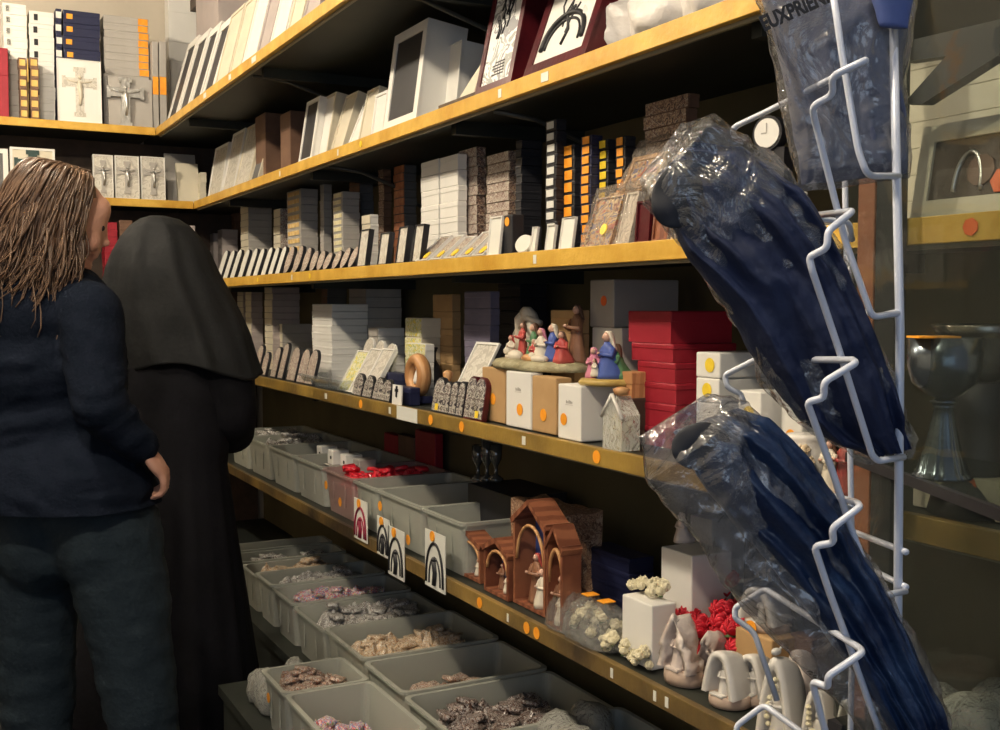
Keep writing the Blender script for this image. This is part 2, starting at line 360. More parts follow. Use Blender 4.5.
ST = [  # shelf, xf, pl, pm, pr, vt, n, material, desc, where, group, label material, labelw, labelh
 (3, 1.27, 208, 213, 222, 233, 6, PG, 'pinkish grey book', 'of the far left pile on the third shelf', 'book', None),
 (3, 1.27, 217, 222, 238, 229, 7, PG, 'pale grey book', 'of the pile beside the far left books', 'book', None),
 (3, 1.36, 230, 234, 243, 211, 8, BR, 'small brown box', 'of the pile behind the grey books', 'box', None),
 (3, 1.27, 240, 248, 272, 199, 12, GR, 'grey box with cream end', 'of the first tall stack from left', 'box', CR),
 (3, 1.30, 273, 280, 288, 208, 8, FLOR2, 'small patterned box', 'of the short stack between two tall grey ones', 'box', CR),
 (3, 1.27, 286, 300, 318, 188, 11, GR, 'grey box with amber label', 'of the second tall stack', 'box', 'AMB'),
 (3, 1.33, 319, 323, 332, 183, 11, GR, 'plain grey box', 'of the narrow stack beside the amber labelled stack', 'box', None),
 (3, 1.27, 332, 342, 360, 191, 12, GR, 'grey box with cream label', 'of the third tall stack', 'box', 'CRL'),
 (3, 1.36, 349, 360, 374, 176, 12, DG, 'dark grey box', 'of the shadowed stack behind the cream labelled stack', 'box', BR),
 (3, 1.27, 361, 370, 378, 214, 6, W, 'small white box', 'of the low stack left of the plaques', 'box', CR),
 (3, 1.36, 377, 383, 392, 168, 13, BR, 'narrow brown box', 'of the thin brown stack', 'box', FLOR),
 (3, 1.36, 393, 404, 417, 164, 13, DG, 'dark box with rust end', 'of the stack left of the white boxes', 'box', 'RUST'),
 (3, 1.235, 419.5, 438, 441, 158, 7, W, 'long white box', 'of the left white stack on the third shelf', 'box', None),
 (3, 1.235, 438.6, 457, 461, 153, 7, W, 'long white box', 'of the right white stack beside the floral boxes', 'box', None),
 (3, 1.27, 457, 477, 484, 146, 12, FLOR, 'brown floral box', 'of the crooked floral stack', 'box', FLOR2),
 (3, 1.27, 485, 509, 516, 150, 11, FLOR, 'dark floral trinket box', 'of the second floral stack', 'box', FLOR2),
 (3, 1.25, 514, 521, 543, 139, 14, BK, 'thin black case', 'of the plain black stack', 'box', None),
 (3, 1.23, 544, 556, 562, 118, 12, BK, 'black box with white label', 'of the tall stack in mid shelf', 'box', 'WLB'),
 (3, 1.25, 561, 574, 579, 143, 9, BK, 'black box with orange sticker', 'of the left orange marked stack', 'box', 'ORL'),
 (3, 1.25, 579, 591, 596, 134, 12, NV, 'navy box with orange sticker', 'of the middle orange marked stack', 'box', 'ORL'),
 (3, 1.27, 597, 608, 613, 138, 11, BK, 'black box with yellow sticker', 'of the third sticker marked stack', 'box', 'ORL2'),
 (3, 1.27, 614, 625, 632, 135, 11, BK, 'dark box with rust sticker', 'of the rightmost sticker marked stack', 'box', 'ORL'),
 (3, 1.30, 642, 688, 700, 92, 11, BR, 'flat brown tray box', 'of the brown pile under the fourth shelf', 'box', FLOR),
 # second shelf
 (2, 1.30, 237, 243, 250, 289, 12, PG, 'pink grey booklet box', 'of the far left stack on the second shelf', 'box', CR),
 (2, 1.27, 245, 251, 263, 288, 13, PG, 'pinkish box with cream end', 'of the first cream ended stack', 'box', CR),
 (2, 1.27, 264, 272, 300, 287, 13, PG, 'grey pink box with ivory end', 'of the second cream ended stack', 'box', CR),
 (2, 1.30, 279, 282, 312, 324, 5, GR, 'wide grey box', 'of the low grey stack on the second shelf', 'box', CR),
 (2, 1.23, 311, 331, 368, 304, 11, W, 'square white box', 'of the big white stack', 'box', None),
 (2, 1.40, 321, 327, 347, 281, 12, DG, 'dark box with brown end', 'of the stack behind the white boxes', 'box', BR),
 (2, 1.36, 348, 366, 402, 286, 9, GR, 'wide grey carton', 'of the broad grey stack', 'box', None),
 (2, 1.27, 368, 378, 405, 328, 7, W, 'flat white box', 'of the loose white pile', 'box', GR),
 (2, 1.27, 404, 421, 441, 318, 4, CR, 'small cream box', 'of the yellowish pile', 'box', 'YLB'),
 (2, 1.24, 405, 425, 430, 344, 3, W, 'little white packet', 'of the pile behind the wooden ring', 'box', 'YLB'),
 (2, 1.33, 432, 452, 459, 294, 6, KR, 'brown kraft box', 'of the dim kraft stack', 'box', None),
 (2, 1.27, 463, 490, 497, 291, 7, 'LIL', 'grey lilac box with pale edges', 'of the striped stack', 'box', None),
 (2, 1.40, 497, 520, 548, 283, 9, BK, 'wide black case', 'of the black stack behind the nativity', 'box', None),
 (2, 1.24, 549, 574, 590, 310, 5, KR, 'orange kraft box', 'of the stack behind the nativity figures', 'box', None),
]
AMB = mat('amber_label', (.62, .38, .10), (.85, .66, .34), 70, .5); CRL = mat('cream_label', (.70, .62, .30), (.85, .8, .6), 70, .5)
RUST = mat('rust_label', (.30, .09, .04), (.45, .2, .1), 60, .5); LIL = mat('lilac_card', (.14, .13, .19), (.22, .20, .28), 8, .45)
YLB = picture('yellow_green_print', [(.75, .7, .3), (.8, .78, .65), (.45, .5, .2), (.85, .7, .1)], 60)
KIND = {'white_card': 'white_box', 'grey_card': 'grey_box', 'dark_grey_card': 'dark_box', 'black_card': 'black_case', 'navy_card': 'navy_box', 'brown_card': 'brown_box', 'kraft_card': 'kraft_box', 'pinkish_grey_card': 'booklet_box', 'brown_floral_print': 'floral_box', 'pale_floral_print': 'floral_box', 'cream_card': 'cream_box', 'lilac_card': 'striped_box'}
for (k, xf, pl, pm, pr, vt, n, mt, desc, where, cat, lab) in ST:
    lw, lh = .96, .9
    if lab == 'AMB': lab, lw, lh = AMB, .8, .55
    elif lab == 'CRL': lab, lw, lh = CRL, .75, .6
    elif lab == 'RUST': lab = RUST
    elif lab == 'WLB': lab, lw, lh = TIC, .62, .62
    elif lab == 'ORL': lab, lw, lh = OR, .6, .75
    elif lab == 'ORL2': lab, lw, lh = YL, .6, .7
    elif lab == 'YLB': lab = YLB
    if mt == 'LIL': mt = LIL
    stack(k, xf, pl, pm, pr, vt, n, mt, desc, where, where.replace('of the ', 'boxes in the ', 1), name=KIND.get(mt.name, 'gift_box') if cat == 'box' else 'book', lab=lab, labw=lw, labh=lh, cat=cat, jit=.004 if mt in (FLOR, BR) else .002)
# single boxes on shelf 2 with orange dots
def card(k, xf, pl, pm, pr, vt, mt, label, name='carton', sticker=None, z0=None, vb=None, cat='box', lid=0, jit=0, group=None, logo=False, xmax=1.5):
    o = stack(k, xf, pl, pm, pr, vt, 1, mt, label, '', group, name=name, sticker=sticker, z0=z0, jit=jit, lid=lid, cat=cat, xmax=xmax)[0]
    o['label'] = label
    if not group and 'group' in o: del o['group']
    if logo:
        d = o.dimensions; sx = max(v.co.x for v in o.data.vertices); sz = max(v.co.z for v in o.data.vertices)
        m = MB()
        for i in range(5): m.box(-sx-.0008, -sx-.0002, -.012+i*.005, -.009+i*.005, sz*.66, sz*(.70+.012*(i % 3)))
        m.box(-sx-.0008, -sx-.0002, -.014, .014, sz*.635, sz*.64)
        m.build('printed_logo', GR, o)
    return o
def ztop(o): return o.location.z+max(v.co.z for v in o.data.vertices)
c1 = card(2, 1.15, 482, 505, 512, 369, KR, 'kraft carton left of the white carton under the nativity scene', sticker=(OR, .013, 0, .42))
c2 = card(2, 1.14, 506, 531, 538, 373, W, 'narrow white carton between two kraft cartons on second shelf', sticker=(OR, .013, -.15, .33), logo=True)
c3 = card(2, 1.14, 532, 556, 572, 378, KR, 'kraft carton with orange dot right of the narrow white carton', sticker=(OR, .013, 0, .32))
c4 = card(2, 1.125, 558, 581, 617, 386, W, 'square white carton under the praying figurine group', sticker=(OR, .012, .45, .36), logo=True)
cg1 = card(2, 1.28, 592, 622, 640, 328, W, 'white carton under the big grey carton on second shelf', sticker=(YL, .012, .4, .45), lid=.0)
m4 = MB()
for i in range(4): m4.box(-.0008, 0, -.006, .006, -.002+i*.009, .002+i*.009)
o = m4.build('printed_marks', GR, cg1); o.location = (min(v.co.x for v in cg1.data.vertices)-.0004, -.01, .07)
cg2 = card(2, 1.28, 590, 614, 679, 279, GR, 'large grey carton on top of a white carton beside crimson boxes', z0=ztop(cg1)+.0005, sticker=(RS, .011, -.2, .55))
# crimson stack: six boxes of slightly different length
zc = ZT[2]; tops = [411, 391, 371, 351, 331, 310]
for i, (pl, pm, pr) in enumerate(((643, 676, 728), (641, 675, 740), (636, 676, 742), (637, 675, 741), (631, 673, 737), (628, 671, 733))):
    n = 1
    vt = (409, 393, 376, 360, 343, 311)[i]
    o = card(2, 1.22, pl, pm, pr, (430, 405, 384, 363, 344, 311)[i], RD, 'x', name='gift_box', z0=zc+.0003, lid=.35, group='crimson gift boxes on the second shelf')
    o['label'] = f'crimson gift box, {otop(5-i)} of the red stack on second shelf'; zc = ztop(o)
# white cartons right of crimson
a = card(2, 1.24, 696, 719, 785, 404, W, 'white carton at the bottom left of the dotted carton pile', sticker=(YL, .013, 0, .5), group=None)
b = card(2, 1.24, 696, 719, 785, 379, W, 'white carton with round yellow dot, middle of the dotted pile', z0=ztop(a)+.0003, sticker=(YL, .013, 0, .5))
b = card(2, 1.24, 696, 720, 792, 353, W, 'white carton with round yellow dot, topmost of the dotted pile', z0=ztop(b)+.0003, sticker=(YL, .013, -.2, .5))
a = card(2, 1.19, 738, 761, 790, 392, W, 'white carton with yellow dot in front of the dotted pile', sticker=(YL, .013, 0, .7))
b = card(2, 1.22, 781, 802, 830, 408, W, 'white carton with orange dot behind the middle garment bag', sticker=(OR, .011, 0, .55), group=None)
b = card(2, 1.22, 781, 804, 835, 377, W, 'upper white carton behind the middle garment bag', z0=ztop(b)+.0003)
# navy boxes
card(2, 1.14, 386, 410, 420, 388, NV, 'small navy jewellery box left of the arched icons', name='jewellery_box', lid=.35, z0=ZT[2])
a = card(2, 1.20, 386, 403, 412, 374, NV, 'navy box behind the white cross card on second shelf', name='jewellery_box', lid=.35)
# shelf 1 boxes
navs = stack(1, 1.30, 583, 628, 655, 560, 4, NV, 'flat navy box', 'of the dark pile behind the wrapped cream flowers', 'navy boxes on the lowest long shelf', name='gift_box')
wb = card(1, 1.15, 622, 652, 676, 606, W, 'white carton topped with cream roses on the lowest long shelf')
wc = card(1, 1.27, 661, 692, 732, 556, W, 'white carton carrying a stone angel behind the red roses')
wd = card(1, 1.36, 690, 712, 745, 520, GR, 'tall grey carton behind the stone angel', name='carton')
# ------------------------------------------------------------------ leaning panels, plaques, frames
def panel_obj(w, h, t, frame, back, pic, fw=.012, kind='frame', parent=None, relief=None):
    """local: width x, height z, front towards -y; returns root mesh (back/frame) with picture child"""
    m = MB()
    if kind == 'arch':
        m.prism(arch(w, h), 0, t); o = m.build('plaque', frame)
        MB().prism(arch(w-2*fw, h-2*fw, z0=fw), -.0015, 0).build('picture', pic, o)
    elif kind == 'oval':
        pts = [(w/2*math.cos(2*PI*i/22), h/2+h/2*math.sin(2*PI*i/22)) for i in range(22)]
        m.prism(pts, 0, t); o = m.build('plaque', frame)
        pts = [((w/2-fw)*math.cos(2*PI*i/22), h/2+(h/2-fw)*math.sin(2*PI*i/22)) for i in range(22)]
        MB().prism(pts, -.0015, 0).build('picture', pic, o)
    else:
        m.box(-w/2, w/2, .002, t, 0, h, mi=1)
        if fw > 0:
            m.box(-w/2, -w/2+fw, -.004, .003, 0, h, mi=0); m.box(w/2-fw, w/2, -.004, .003, 0, h, mi=0)
            m.box(-w/2+fw, w/2-fw, -.004, .003, 0, fw, mi=0); m.box(-w/2+fw, w/2-fw, -.004, .003, h-fw, h, mi=0)
        o = m.build('plaque', [frame, back])
        MB().box(-w/2+fw, w/2-fw, -.0005, .002, fw, h-fw).build('picture', pic, o)
    return o
def lean_place(o, name, xb, yc, z, lean, yaw=0):
    o.name = name; o.location = (xb, yc, z+.0006); o.rotation_euler = (-lean, 0, -PI/2+yaw)
def hfor(xb, y, z0, lean, vt):
    lo, hi = .01, .8
    for _ in range(30):
        h = (lo+hi)/2; v = proj((xb+h*math.sin(lean), y, z0+h*math.cos(lean)))[1]
        if v > vt: lo = h
        else: hi = h
    return lo
def panel(k, xb, pl, pm, vt, lean, t, frame, back, pic, name, label, cat, fw=.012, kind='frame', yaw=0, group=None, vbase=None, z0=None, pics=True):
    z0 = ZT[k] if z0 is None else z0
    # base edge ends seen at columns pl, pm
    def yat(u):
        y = 2.0
        for _ in range(12):
            v = proj((xb, y, z0))[1]; y = onX(u, v, xb).y
        return y
    ya, yb = yat(pl), yat(pm); yc = (ya+yb)/2; w = (ya-yb)
    h = hfor(xb, yb, z0, lean, vt)
    o = panel_obj(w/max(math.cos(yaw), .3), h, t, frame, back, pic, fw, kind)
    lean_place(o, name, xb, yc, z0, lean, yaw); tag(o, label, cat, group)
    return o
# fifth shelf, long run: cream plaques with dark slots, then grey cases
for i, (pl, pm, vt) in enumerate(((166, 176, 35), (177, 188, 28), (189, 200, 21), (201, 213, 14))):
    o = panel(5, .985, pl, pm, vt, math.radians(16), .035, W, W, SLOT, 'slotted_plaque', f'white plaque with long dark slot, {oleft(i)} on the top shelf', 'plaque', .034, group='white slotted plaques on the top shelf')
for i, (pl, pm, vt, mt) in enumerate(((214, 227, 3, CR), (228, 240, -8, CR), (241, 255, -18, W), (256, 268, -28, PG), (269, 284, -20, W), (286, 300, -40, CR), (302, 318, -50, PG))):
    o = panel(5, .985, pl, pm, vt, math.radians(14), .045, mt, mt, mt, 'album_case', f'pale upright case, {oleft(i)} of those right of slotted plaques', 'case', .012, group='pale cases leaning on the top shelf')
p0 = onX(190, 22, 1.22)
m = MB().box(0, .10, -.9, 0, -.03, .0); m.box(.0, .02, -.9, 0, .0, .02)
o = m.build('wooden_tray', DWOOD, None, (1.17, p0.y, p0.z+.02)); tag(o, 'dark wooden tray lying on top of the pale cases', 'tray')
# supports so that the tray rests on something real
o = MB().box(1.12, 1.42, p0.y-1.0, min(p0.y+.15, 5.05), ZT[5], p0.z-.012).build('storage_chest', PG); tag(o, 'plain box behind the pale cases carrying the wooden tray', 'box')
# fourth shelf
A4 = [(208, 221, 142, W, W, PALEF, 10, .03), (222, 234, 128, W, CR, PALEF, 12, .03), (235, 249, 120, CR, CR, PALEF, 13, .03), (250, 258, 116, CR, CR, DG, 16, .02)]
for i, (pl, pm, vt, f, b, p, ln, t) in enumerate(A4):
    panel(4, 1.15, pl, pm, vt, math.radians(ln), t, f, b, p, 'album_case', f'pale leaning case, {oleft(i)} in the far group on fourth shelf', 'case', .01, group='pale cases in the far group on the fourth shelf')
for i, (pl, pm, pr, vt) in enumerate(((255, 265, 283, 112), (280, 290, 306, 110))):
    card(4, 1.17, pl, pm, pr, vt, BR, ['dark brown case left of the white framed case on fourth shelf', 'second dark brown case, touching the white framed case'][i], name='dark_case', lid=.3)
panel(4, 1.14, 299, 312, 96, math.radians(9), .035, W, W, BK, 'framed_case', 'white framed case with dark panel in the middle group on fourth shelf', 'case', .014)
for i, (pl, pm, vt, ln, mt) in enumerate(((316, 327, 92, 10, CR), (330, 342, 91, 17, CR), (347, 357, 90, 22, W), (358, 370, 86, 12, CR), (371, 383, 90, 8, W))):
    panel(4, 1.16, pl, pm, vt, math.radians(ln), .05, mt, mt, mt if i else W, 'album_case', f'cream leaning case, {oleft(i)} between two white framed cases', 'case', .008, group='cream cases in the middle group on the fourth shelf')
panel(4, 1.135, 384, 417, 18, math.radians(8), .11, W, W, BK, 'framed_case', 'big white box frame with dark panel on the fourth shelf', 'case', .026)
panel(4, 1.20, 430, 440, 42, math.radians(5), .06, W, W, W, 'white_case', 'small white case right of the big white box frame', 'case', .004)
panel(4, 1.21, 442, 456, 40, math.radians(6), .08, W, W, W, 'white_case', 'second white case behind the folded cream card', 'case', .004)
m = MB(); m.prism([(-.06, 0), (.05, 0), (.058, .10), (.02, .07)], 0, .03); o = m.build('folded_card', CR); lean_place(o, 'folded_card', 1.15, onX(462, 90, 1.15).y, ZT[4], .25); tag(o, 'folded cream card leaning against the first mahogany frame', 'card')
m = MB().box(1.125, 1.16, onX(478, 95, 1.13).y, onX(440, 95, 1.13).y, ZT[4], ZT[4]+.014, bev=.002); o = m.build('wooden_stick', DWOOD); tag(o, 'short grey wooden slat lying on the fourth shelf edge', 'slat')
FR = panel(4, 1.125, 476, 512, -40, math.radians(12), .05, MAH, MAH, BW2, 'picture_frame', 'mahogany frame with a sketchy white print, left one on fourth shelf', 'picture frame', .018)
FR2 = panel(4, 1.125, 524, 586, -40, math.radians(20), .05, MAH, MAH, W, 'picture_frame', 'mahogany frame with a black arched drawing, right one on fourth shelf', 'picture frame', .024)
# arch drawing on the second frame
zs = [v.co for v in FR2.data.vertices]; fw_ = max(v.x for v in zs)-.03; fh_ = max(v.z for v in zs)
m = MB()
for s_, r_ in ((.86, .006), (.70, .003)):
    pts = []
    for i in range(25):
        a = PI*i/24; pts.append((fw_*s_*math.cos(a), -.0015, .05+(fh_-.12)*s_*abs(math.sin(a))**.8))
    m.tube(pts, r_, 6)
for i in range(4):
    x = random.uniform(-.4, .4)*fw_; z = random.uniform(.06, fh_*.6); m.tube([(x, -.001, z), (x+random.uniform(-.02, .02), -.001, z+.03), (x+random.uniform(-.03, .03), -.001, z+.06)], .0022, 5)
m.tube([(0, -.001, .05), (.012, -.001, fh_*.4), (-.01, -.001, fh_*.6), (.015, -.001, fh_*.66)], .004, 6)
m.build('arched_drawing', INK, FR2)
zs = [v.co for v in FR.data.vertices]; fh_ = max(v.z for v in zs)
m = MB()
for i in range(5): m.box(-.02+random.uniform(-.01, .01), .03, -.0014, -.0006, .035+i*.007, .038+i*.007)
m.build('printed_lines', INK, FR); m = MB()
for i in range(12):
    x = random.uniform(-.035, .04); z = random.uniform(.12, fh_-.08); m.tube([(x, -.001, z), (x+.008, -.001, z+.02), (x-.006, -.001, z+.045)], .0022, 5)
m.build('printed_sketch', INK, FR)
# white plastic bags on the fourth shelf
BAGM = mat('milky_plastic', (.74, .70, .66), (.80, .76, .72), 8, .35, 0, .8, 22)
def lump(c, r, name, mt, label, cat, amp=.18, fr=9, sub=4, seed=0, flat=True, group=None):
    m = MB().sph((0, 0, 0), 1, sub)
    for v in m.bm.verts:
        d = v.co.normalized(); k = 1+amp*noise.noise(d*2.2+Vector((seed, 0, 0)))+amp*.5*abs(noise.noise(d*fr*.5+Vector((0, seed, 0))))
        v.co = Vector((d.x*r[0]*k, d.y*r[1]*k, d.z*r[2]*k))
        if flat and v.co.z < -r[2]*.72: v.co.z = -r[2]*.72
    for v in m.bm.verts: v.co.z += r[2]*.72
    o = m.build(name, mt, None, c); return tag(o, label, cat, group)
def shelfpt(k, u, x):
    y = 2.0
    for _ in range(12):
        v = proj((x, y, ZT[k]))[1]; y = onX(u, v, x).y
    return Vector((x, y, ZT[k]+.001))
for i, (u, rx, ry, rz) in enumerate(((615, .07, .085, .085), (672, .075, .085, .075), (722, .07, .07, .07))):
    lump(shelfpt(4, u, 1.225), (rx, ry, rz), 'plastic_bag', BAGM, f'crumpled white plastic bag, {oleft(i)} on the fourth shelf', 'bag', seed=i*3, group='white plastic bags on the fourth shelf')
# wall side items at far right of shelf 4 (wall clock hanging)
# third shelf front row: small standing plaques
us = [216, 223, 230, 238, 246, 253, 261, 268, 275, 282, 291, 300, 308, 315, 321, 330, 338, 346]
for i, u in enumerate(us):
    oval = i >= 9
    vt = [250, 250, 249, 249, 248, 248, 247, 247, 246, 246, 245, 247, 250, 250, 252, 250, 247, 246][i]
    panel(3, 1.135, u, u+(4 if not oval else 6), vt, math.radians(18 if i < 14 else 24), .012, BK, BK, TIC if not oval else FLOR2, 'small_plaque', f'small black edged plaque, {oleft(i)} of the front row on third shelf', 'plaque', .002, kind='oval' if oval else 'arch', group='small plaques along the front of the third shelf')
for i, (u, vt) in enumerate(((357, 229), (378, 232), (396, 226), (412, 224))):
    panel(3, 1.135, u, u+9, vt, math.radians(8), .012, BK, BK, PALEF, 'icon_plaque', f'white icon plaque with black edge, {oleft(i)} below the long white boxes', 'plaque', .003, group='white icon plaques below the long white boxes')
FILM1 = film('clear_wrap', .10, bump=.6, bscale=60)
for i, (u, vt) in enumerate(((416, 236), (430, 236), (444, 237), (458, 232), (472, 230))):
    o = panel(3, 1.13, u, u+11, vt, math.radians(48), .012, W, W, FLOR2, 'wrapped_card', f'wrapped card with yellow sticker, {oleft(i)} leaning on third shelf', 'card', .003, group='wrapped cards with yellow stickers on the third shelf')
    MB().prism(circ(.012, 14), -.003, -.0016, m=Matrix.Translation((.0, 0, .022))).build('price_sticker', YL, o)
panel(3, 1.13, 488, 500, 216, math.radians(6), .012, W, BK, TIC, 'tall_plaque', 'tall white plaque left of a small black box on third shelf', 'plaque', .003)
o = card(3, 1.14, 503, 512, 517, 214, BK, 'upright black box with orange sticker on third shelf', name='jewellery_box', sticker=(OR, .010, 0, .82))
panel(3, 1.135, 514, 530, 234, math.radians(10), .02, W, W, TIC, 'low_plaque', 'low rounded white plaque right of the upright black box', 'plaque', .002, kind='oval')
for i, (u, w_, vt) in enumerate(((531, 5, 227), (546, 8, 225), (560, 13, 217))):
    panel(3, 1.135, u, u+w_, vt, math.radians(8), .008, W, BK, TIC, 'price_card', f'white upright card, {oleft(i)} of three before the black stacks', 'card', .001, group='white upright cards before the black stacks')
# wrapped icon books at the right of shelf 3
BRP = film('brownish_wrap', .16, (.75, .66, .56), .8, 45)
for i, (u, w_, vt, mt, ln) in enumerate(((585, 26, 195, ICON, 18), (618, 12, 192, W, 14), (636, 14, 200, MAH, 4), (653, 16, 205, WOOD, 6), (672, 16, 200, ICON, 8))):
    o = panel(3, 1.14, u, u+w_, vt, math.radians(ln), .03, mt, mt, mt, 'wrapped_icon', ['painted icon in clear wrap with yellow sticker', 'white edged book leaning beside the wrapped icon', 'dark red book right of the wrapped icon', 'reddish wooden icon near the middle garment bag', 'painted icon partly behind the middle garment bag'][i], 'icon' if i != 2 else 'book', .004)
    zs = [v.co for v in o.data.vertices]; ww = max(v.x for v in zs)+.004; hh = max(v.z for v in zs)
    if i in (0, 1, 4):
        m = MB().box(-ww, ww, -.008, .034, 0, hh+.02)
        bmesh.ops.subdivide_edges(m.bm, edges=m.bm.edges[:], cuts=6, use_grid_fill=True)
        for v in m.bm.verts: v.co += Vector((.004, .004, .006))*noise.noise(v.co*40)
        m.build('clear_wrap', BRP, o)
    if i == 0: MB().prism(circ(.011, 12), -.011, -.009, m=Matrix.Translation((.02, 0, .03))).build('price_sticker', YL, o)
b0 = stack(3, 1.24, 608, 640, 668, 188, 3, KR, 'flat wrapped icon box', 'of the pile behind the leaning icons', 'wrapped icon boxes behind the leaning icons', name='icon_box', lab=ICON)
for i in range(3):
    t = b0[2]
o = panel(3, 1.25, 622, 655, 152, math.radians(25), .03, KR, KR, ICON, 'wrapped_icon', 'upper icon leaning on the pile behind the middle garment bag', 'icon', .01, z0=ztop(b0[2])+.001)
m = MB().box(-.055, .055, -.008, .034, 0, .11)
bmesh.ops.subdivide_edges(m.bm, edges=m.bm.edges[:], cuts=6, use_grid_fill=True)
for v in m.bm.verts: v.co += Vector((.006, .006, .01))*noise.noise(v.co*40)
m.build('clear_wrap', BRP, o)
# things on shelf 3 seen between the garment bags and the post
o = stack(3, 1.20, 762, 790, 808, 190, 1, W, 'x', '', None)[0]; o.name = 'icon_box'; o['label'] = 'pale box of painted icons between garment bags on third shelf'
MB().box(-.0, .001, -.03, .03, .01, .05).build('printed_label', ICON, o).location = (min(v.co.x for v in o.data.vertices)-.002, 0, 0)
o = panel(3, 1.16, 796, 812, 215, math.radians(55), .014, CR, CR, CR, 'paper_card', 'cream card lying tilted beside the end post on third shelf', 'card', .002)
# second shelf front row
for i, (u, vt) in enumerate(((253, 345), (260, 352), (270, 347), (277, 343), (286, 347), (296, 349), (304, 350))):
    panel(2, 1.135, u, u+(5 if i < 4 else 8), vt, math.radians(14), .010, BK, BK, FLOR2, 'arched_icon', f'small arched black edged icon, {oleft(i)} at left end of second shelf', 'icon', .004, kind='arch', group='small arched icons at the left end of the second shelf')
# clear tray on shelf 2
CLR = film('clear_acrylic', .16, (.75, .8, .82), .1, 8)
def tray(x0, x1, y0, y1, z0, h, mt, name, label, t=.003, flare=.012, rim=.008, cat='bin', group=None):
    m = MB(); 
    def rg(x0, x1, y0, y1, z, r=.02):
        out = []
        for cx, cy, a0 in ((x1-r, y1-r, 0), (x0+r, y1-r, 90), (x0+r, y0+r, 180), (x1-r, y0+r, 270)):
            for j in range(5):
                a = math.radians(a0+j*22.5); out.append(Vector((cx+r*math.cos(a), cy+r*math.sin(a), z)))
        return out
    f = flare
    rs = [rg(x0+f, x1-f, y0+f, y1-f, 0), rg(x0, x1, y0, y1, h-.008), rg(x0-rim, x1+rim, y0-rim, y1+rim, h-.007), rg(x0-rim, x1+rim, y0-rim, y1+rim, h),
          rg(x0+t, x1-t, y0+t, y1-t, h), rg(x0+f+t, x1-f-t, y0+f+t, y1-f-t, t)]
    cx, cy = (x0+x1)/2, (y0+y1)/2
    rs = [[p-Vector((cx, cy, 0)) for p in r] for r in rs]
    m.rings(rs, True, smooth=False)
    # stiffening ribs on the aisle face and near face
    for q in (.3, .7):
        yy = y0+(y1-y0)*q-cy
        m.box(x0-cx-.002+f*.3, x0-cx+.004, yy-.004, yy+.004, h*.25, h-.012)
    o = m.build(name, mt, None, (cx, cy, z0+.0006)); return tag(o, label, cat, group)
ya, yb = shelfpt(2, 302, 1.14).y, shelfpt(2, 345, 1.14).y
tray(1.13, 1.40, yb, ya, ZT[2], .035, CLR, 'display_tray', 'shallow clear tray beside the arched icons on second shelf', cat='tray')
for i, (u, vt) in enumerate(((338, 352), (349, 350), (360, 350))):
    o = panel(2, 1.15, u, u+11, vt, math.radians(30), .01, W, W, YLB if i == 0 else PALEF, 'greeting_card', f'leaning pale card, {oleft(i)} of three beside the clear tray', 'card', .004, group='leaning cards beside the clear tray')
for i, u in enumerate((356, 367, 378)):
    panel(2, 1.21, u, u+9, 338+i*3, math.radians(12), .008, W, W, PALEF, 'arched_card', f'arched pale card, {oleft(i)} behind the leaning cards', 'card', .002, kind='arch', group='arched cards behind the leaning cards')
for i, u in enumerate((352, 362, 372, 380)):
    panel(2, 1.125, u, u+9, 374+i*2, math.radians(12), .010, BK, BK, ICON2, 'wrapped_icon', f'small grey icon in clear wrap, {oleft(i)} before the wooden ring', 'icon', .003, kind='arch', group='grey wrapped icons before the wooden ring')
panel(2, 1.118, 392, 401, 386, math.radians(3), .003, W, W, W, 'logo_card', 'white card with black cross before the navy boxes', 'card', .0)
o = bpy.data.objects['logo_card']; m = MB().box(-.004, .004, -.003, -.001, .02, .05); m.box(-.010, .010, -.003, -.001, .034, .042); m.build('cross_mark', INK, o)
# wooden ring ornament
p = shelfpt(2, 418, 1.19); zc_ = .075
m = MB()
rs = []
for i in range(28):
    a = 2*PI*i/28; c = Vector((0, .042*math.cos(a), zc_+.042*math.sin(a))); d = Vector((0, math.cos(a), math.sin(a)))
    rs.append([c+d*.018*math.cos(2*PI*j/10)+Vector((1, 0, 0))*.020*math.sin(2*PI*j/10) for j in range(10)])
m.rings(rs, closed=True)
o = m.build('ring_ornament', RAW, None, p); tag(o, 'turned wooden ring with tiny figure inside on second shelf', 'ornament')
MB().box(-.03, .03, -.035, .035, 0, .02, bev=.003).build('ornament_base', NV, o)
m = MB(); m.lathe([(.012, 0), (.013, .01), (.008, .03), (.004, .04)], 12, (0, 0, .052)); m.sph((0, 0, .095), .007, 2); m.build('tiny_figure', W, o)
# dark vase right behind the ring, candle
p = shelfpt(2, 432, 1.28); o = MB().lathe([(.02, 0), (.032, .03), (.03, .08), (.012, .11), (.012, .13), (.018, .145), (.014, .146)], 20).build('dark_vase', BK, None, p); tag(o, 'slim dark vase behind the wooden ring', 'vase')
p = shelfpt(2, 448, 1.20); o = MB().lathe([(.012, 0), (.02, .012), (.010, .03), (.013, .05), (.009, .07), (.014, .09), (.004, .098)], 18).build('candlestick', RAW, None, p+Vector((0, 0, .0))); tag(o, 'small turned orange wood candlestick beside the leaning wrapped icon', 'candlestick')
o = panel(2, 1.18, 452, 474, 344, math.radians(28), .014, W, BK, PALEF, 'wrapped_icon', 'silvery icon in wrap with yellow sticker left of kraft carton', 'icon', .006, z0=ZT[2]+.035)
MB().prism(circ(.012, 14), -.004, -.002, m=Matrix.Translation((-.01, 0, .03))).build('price_sticker', YL, o)
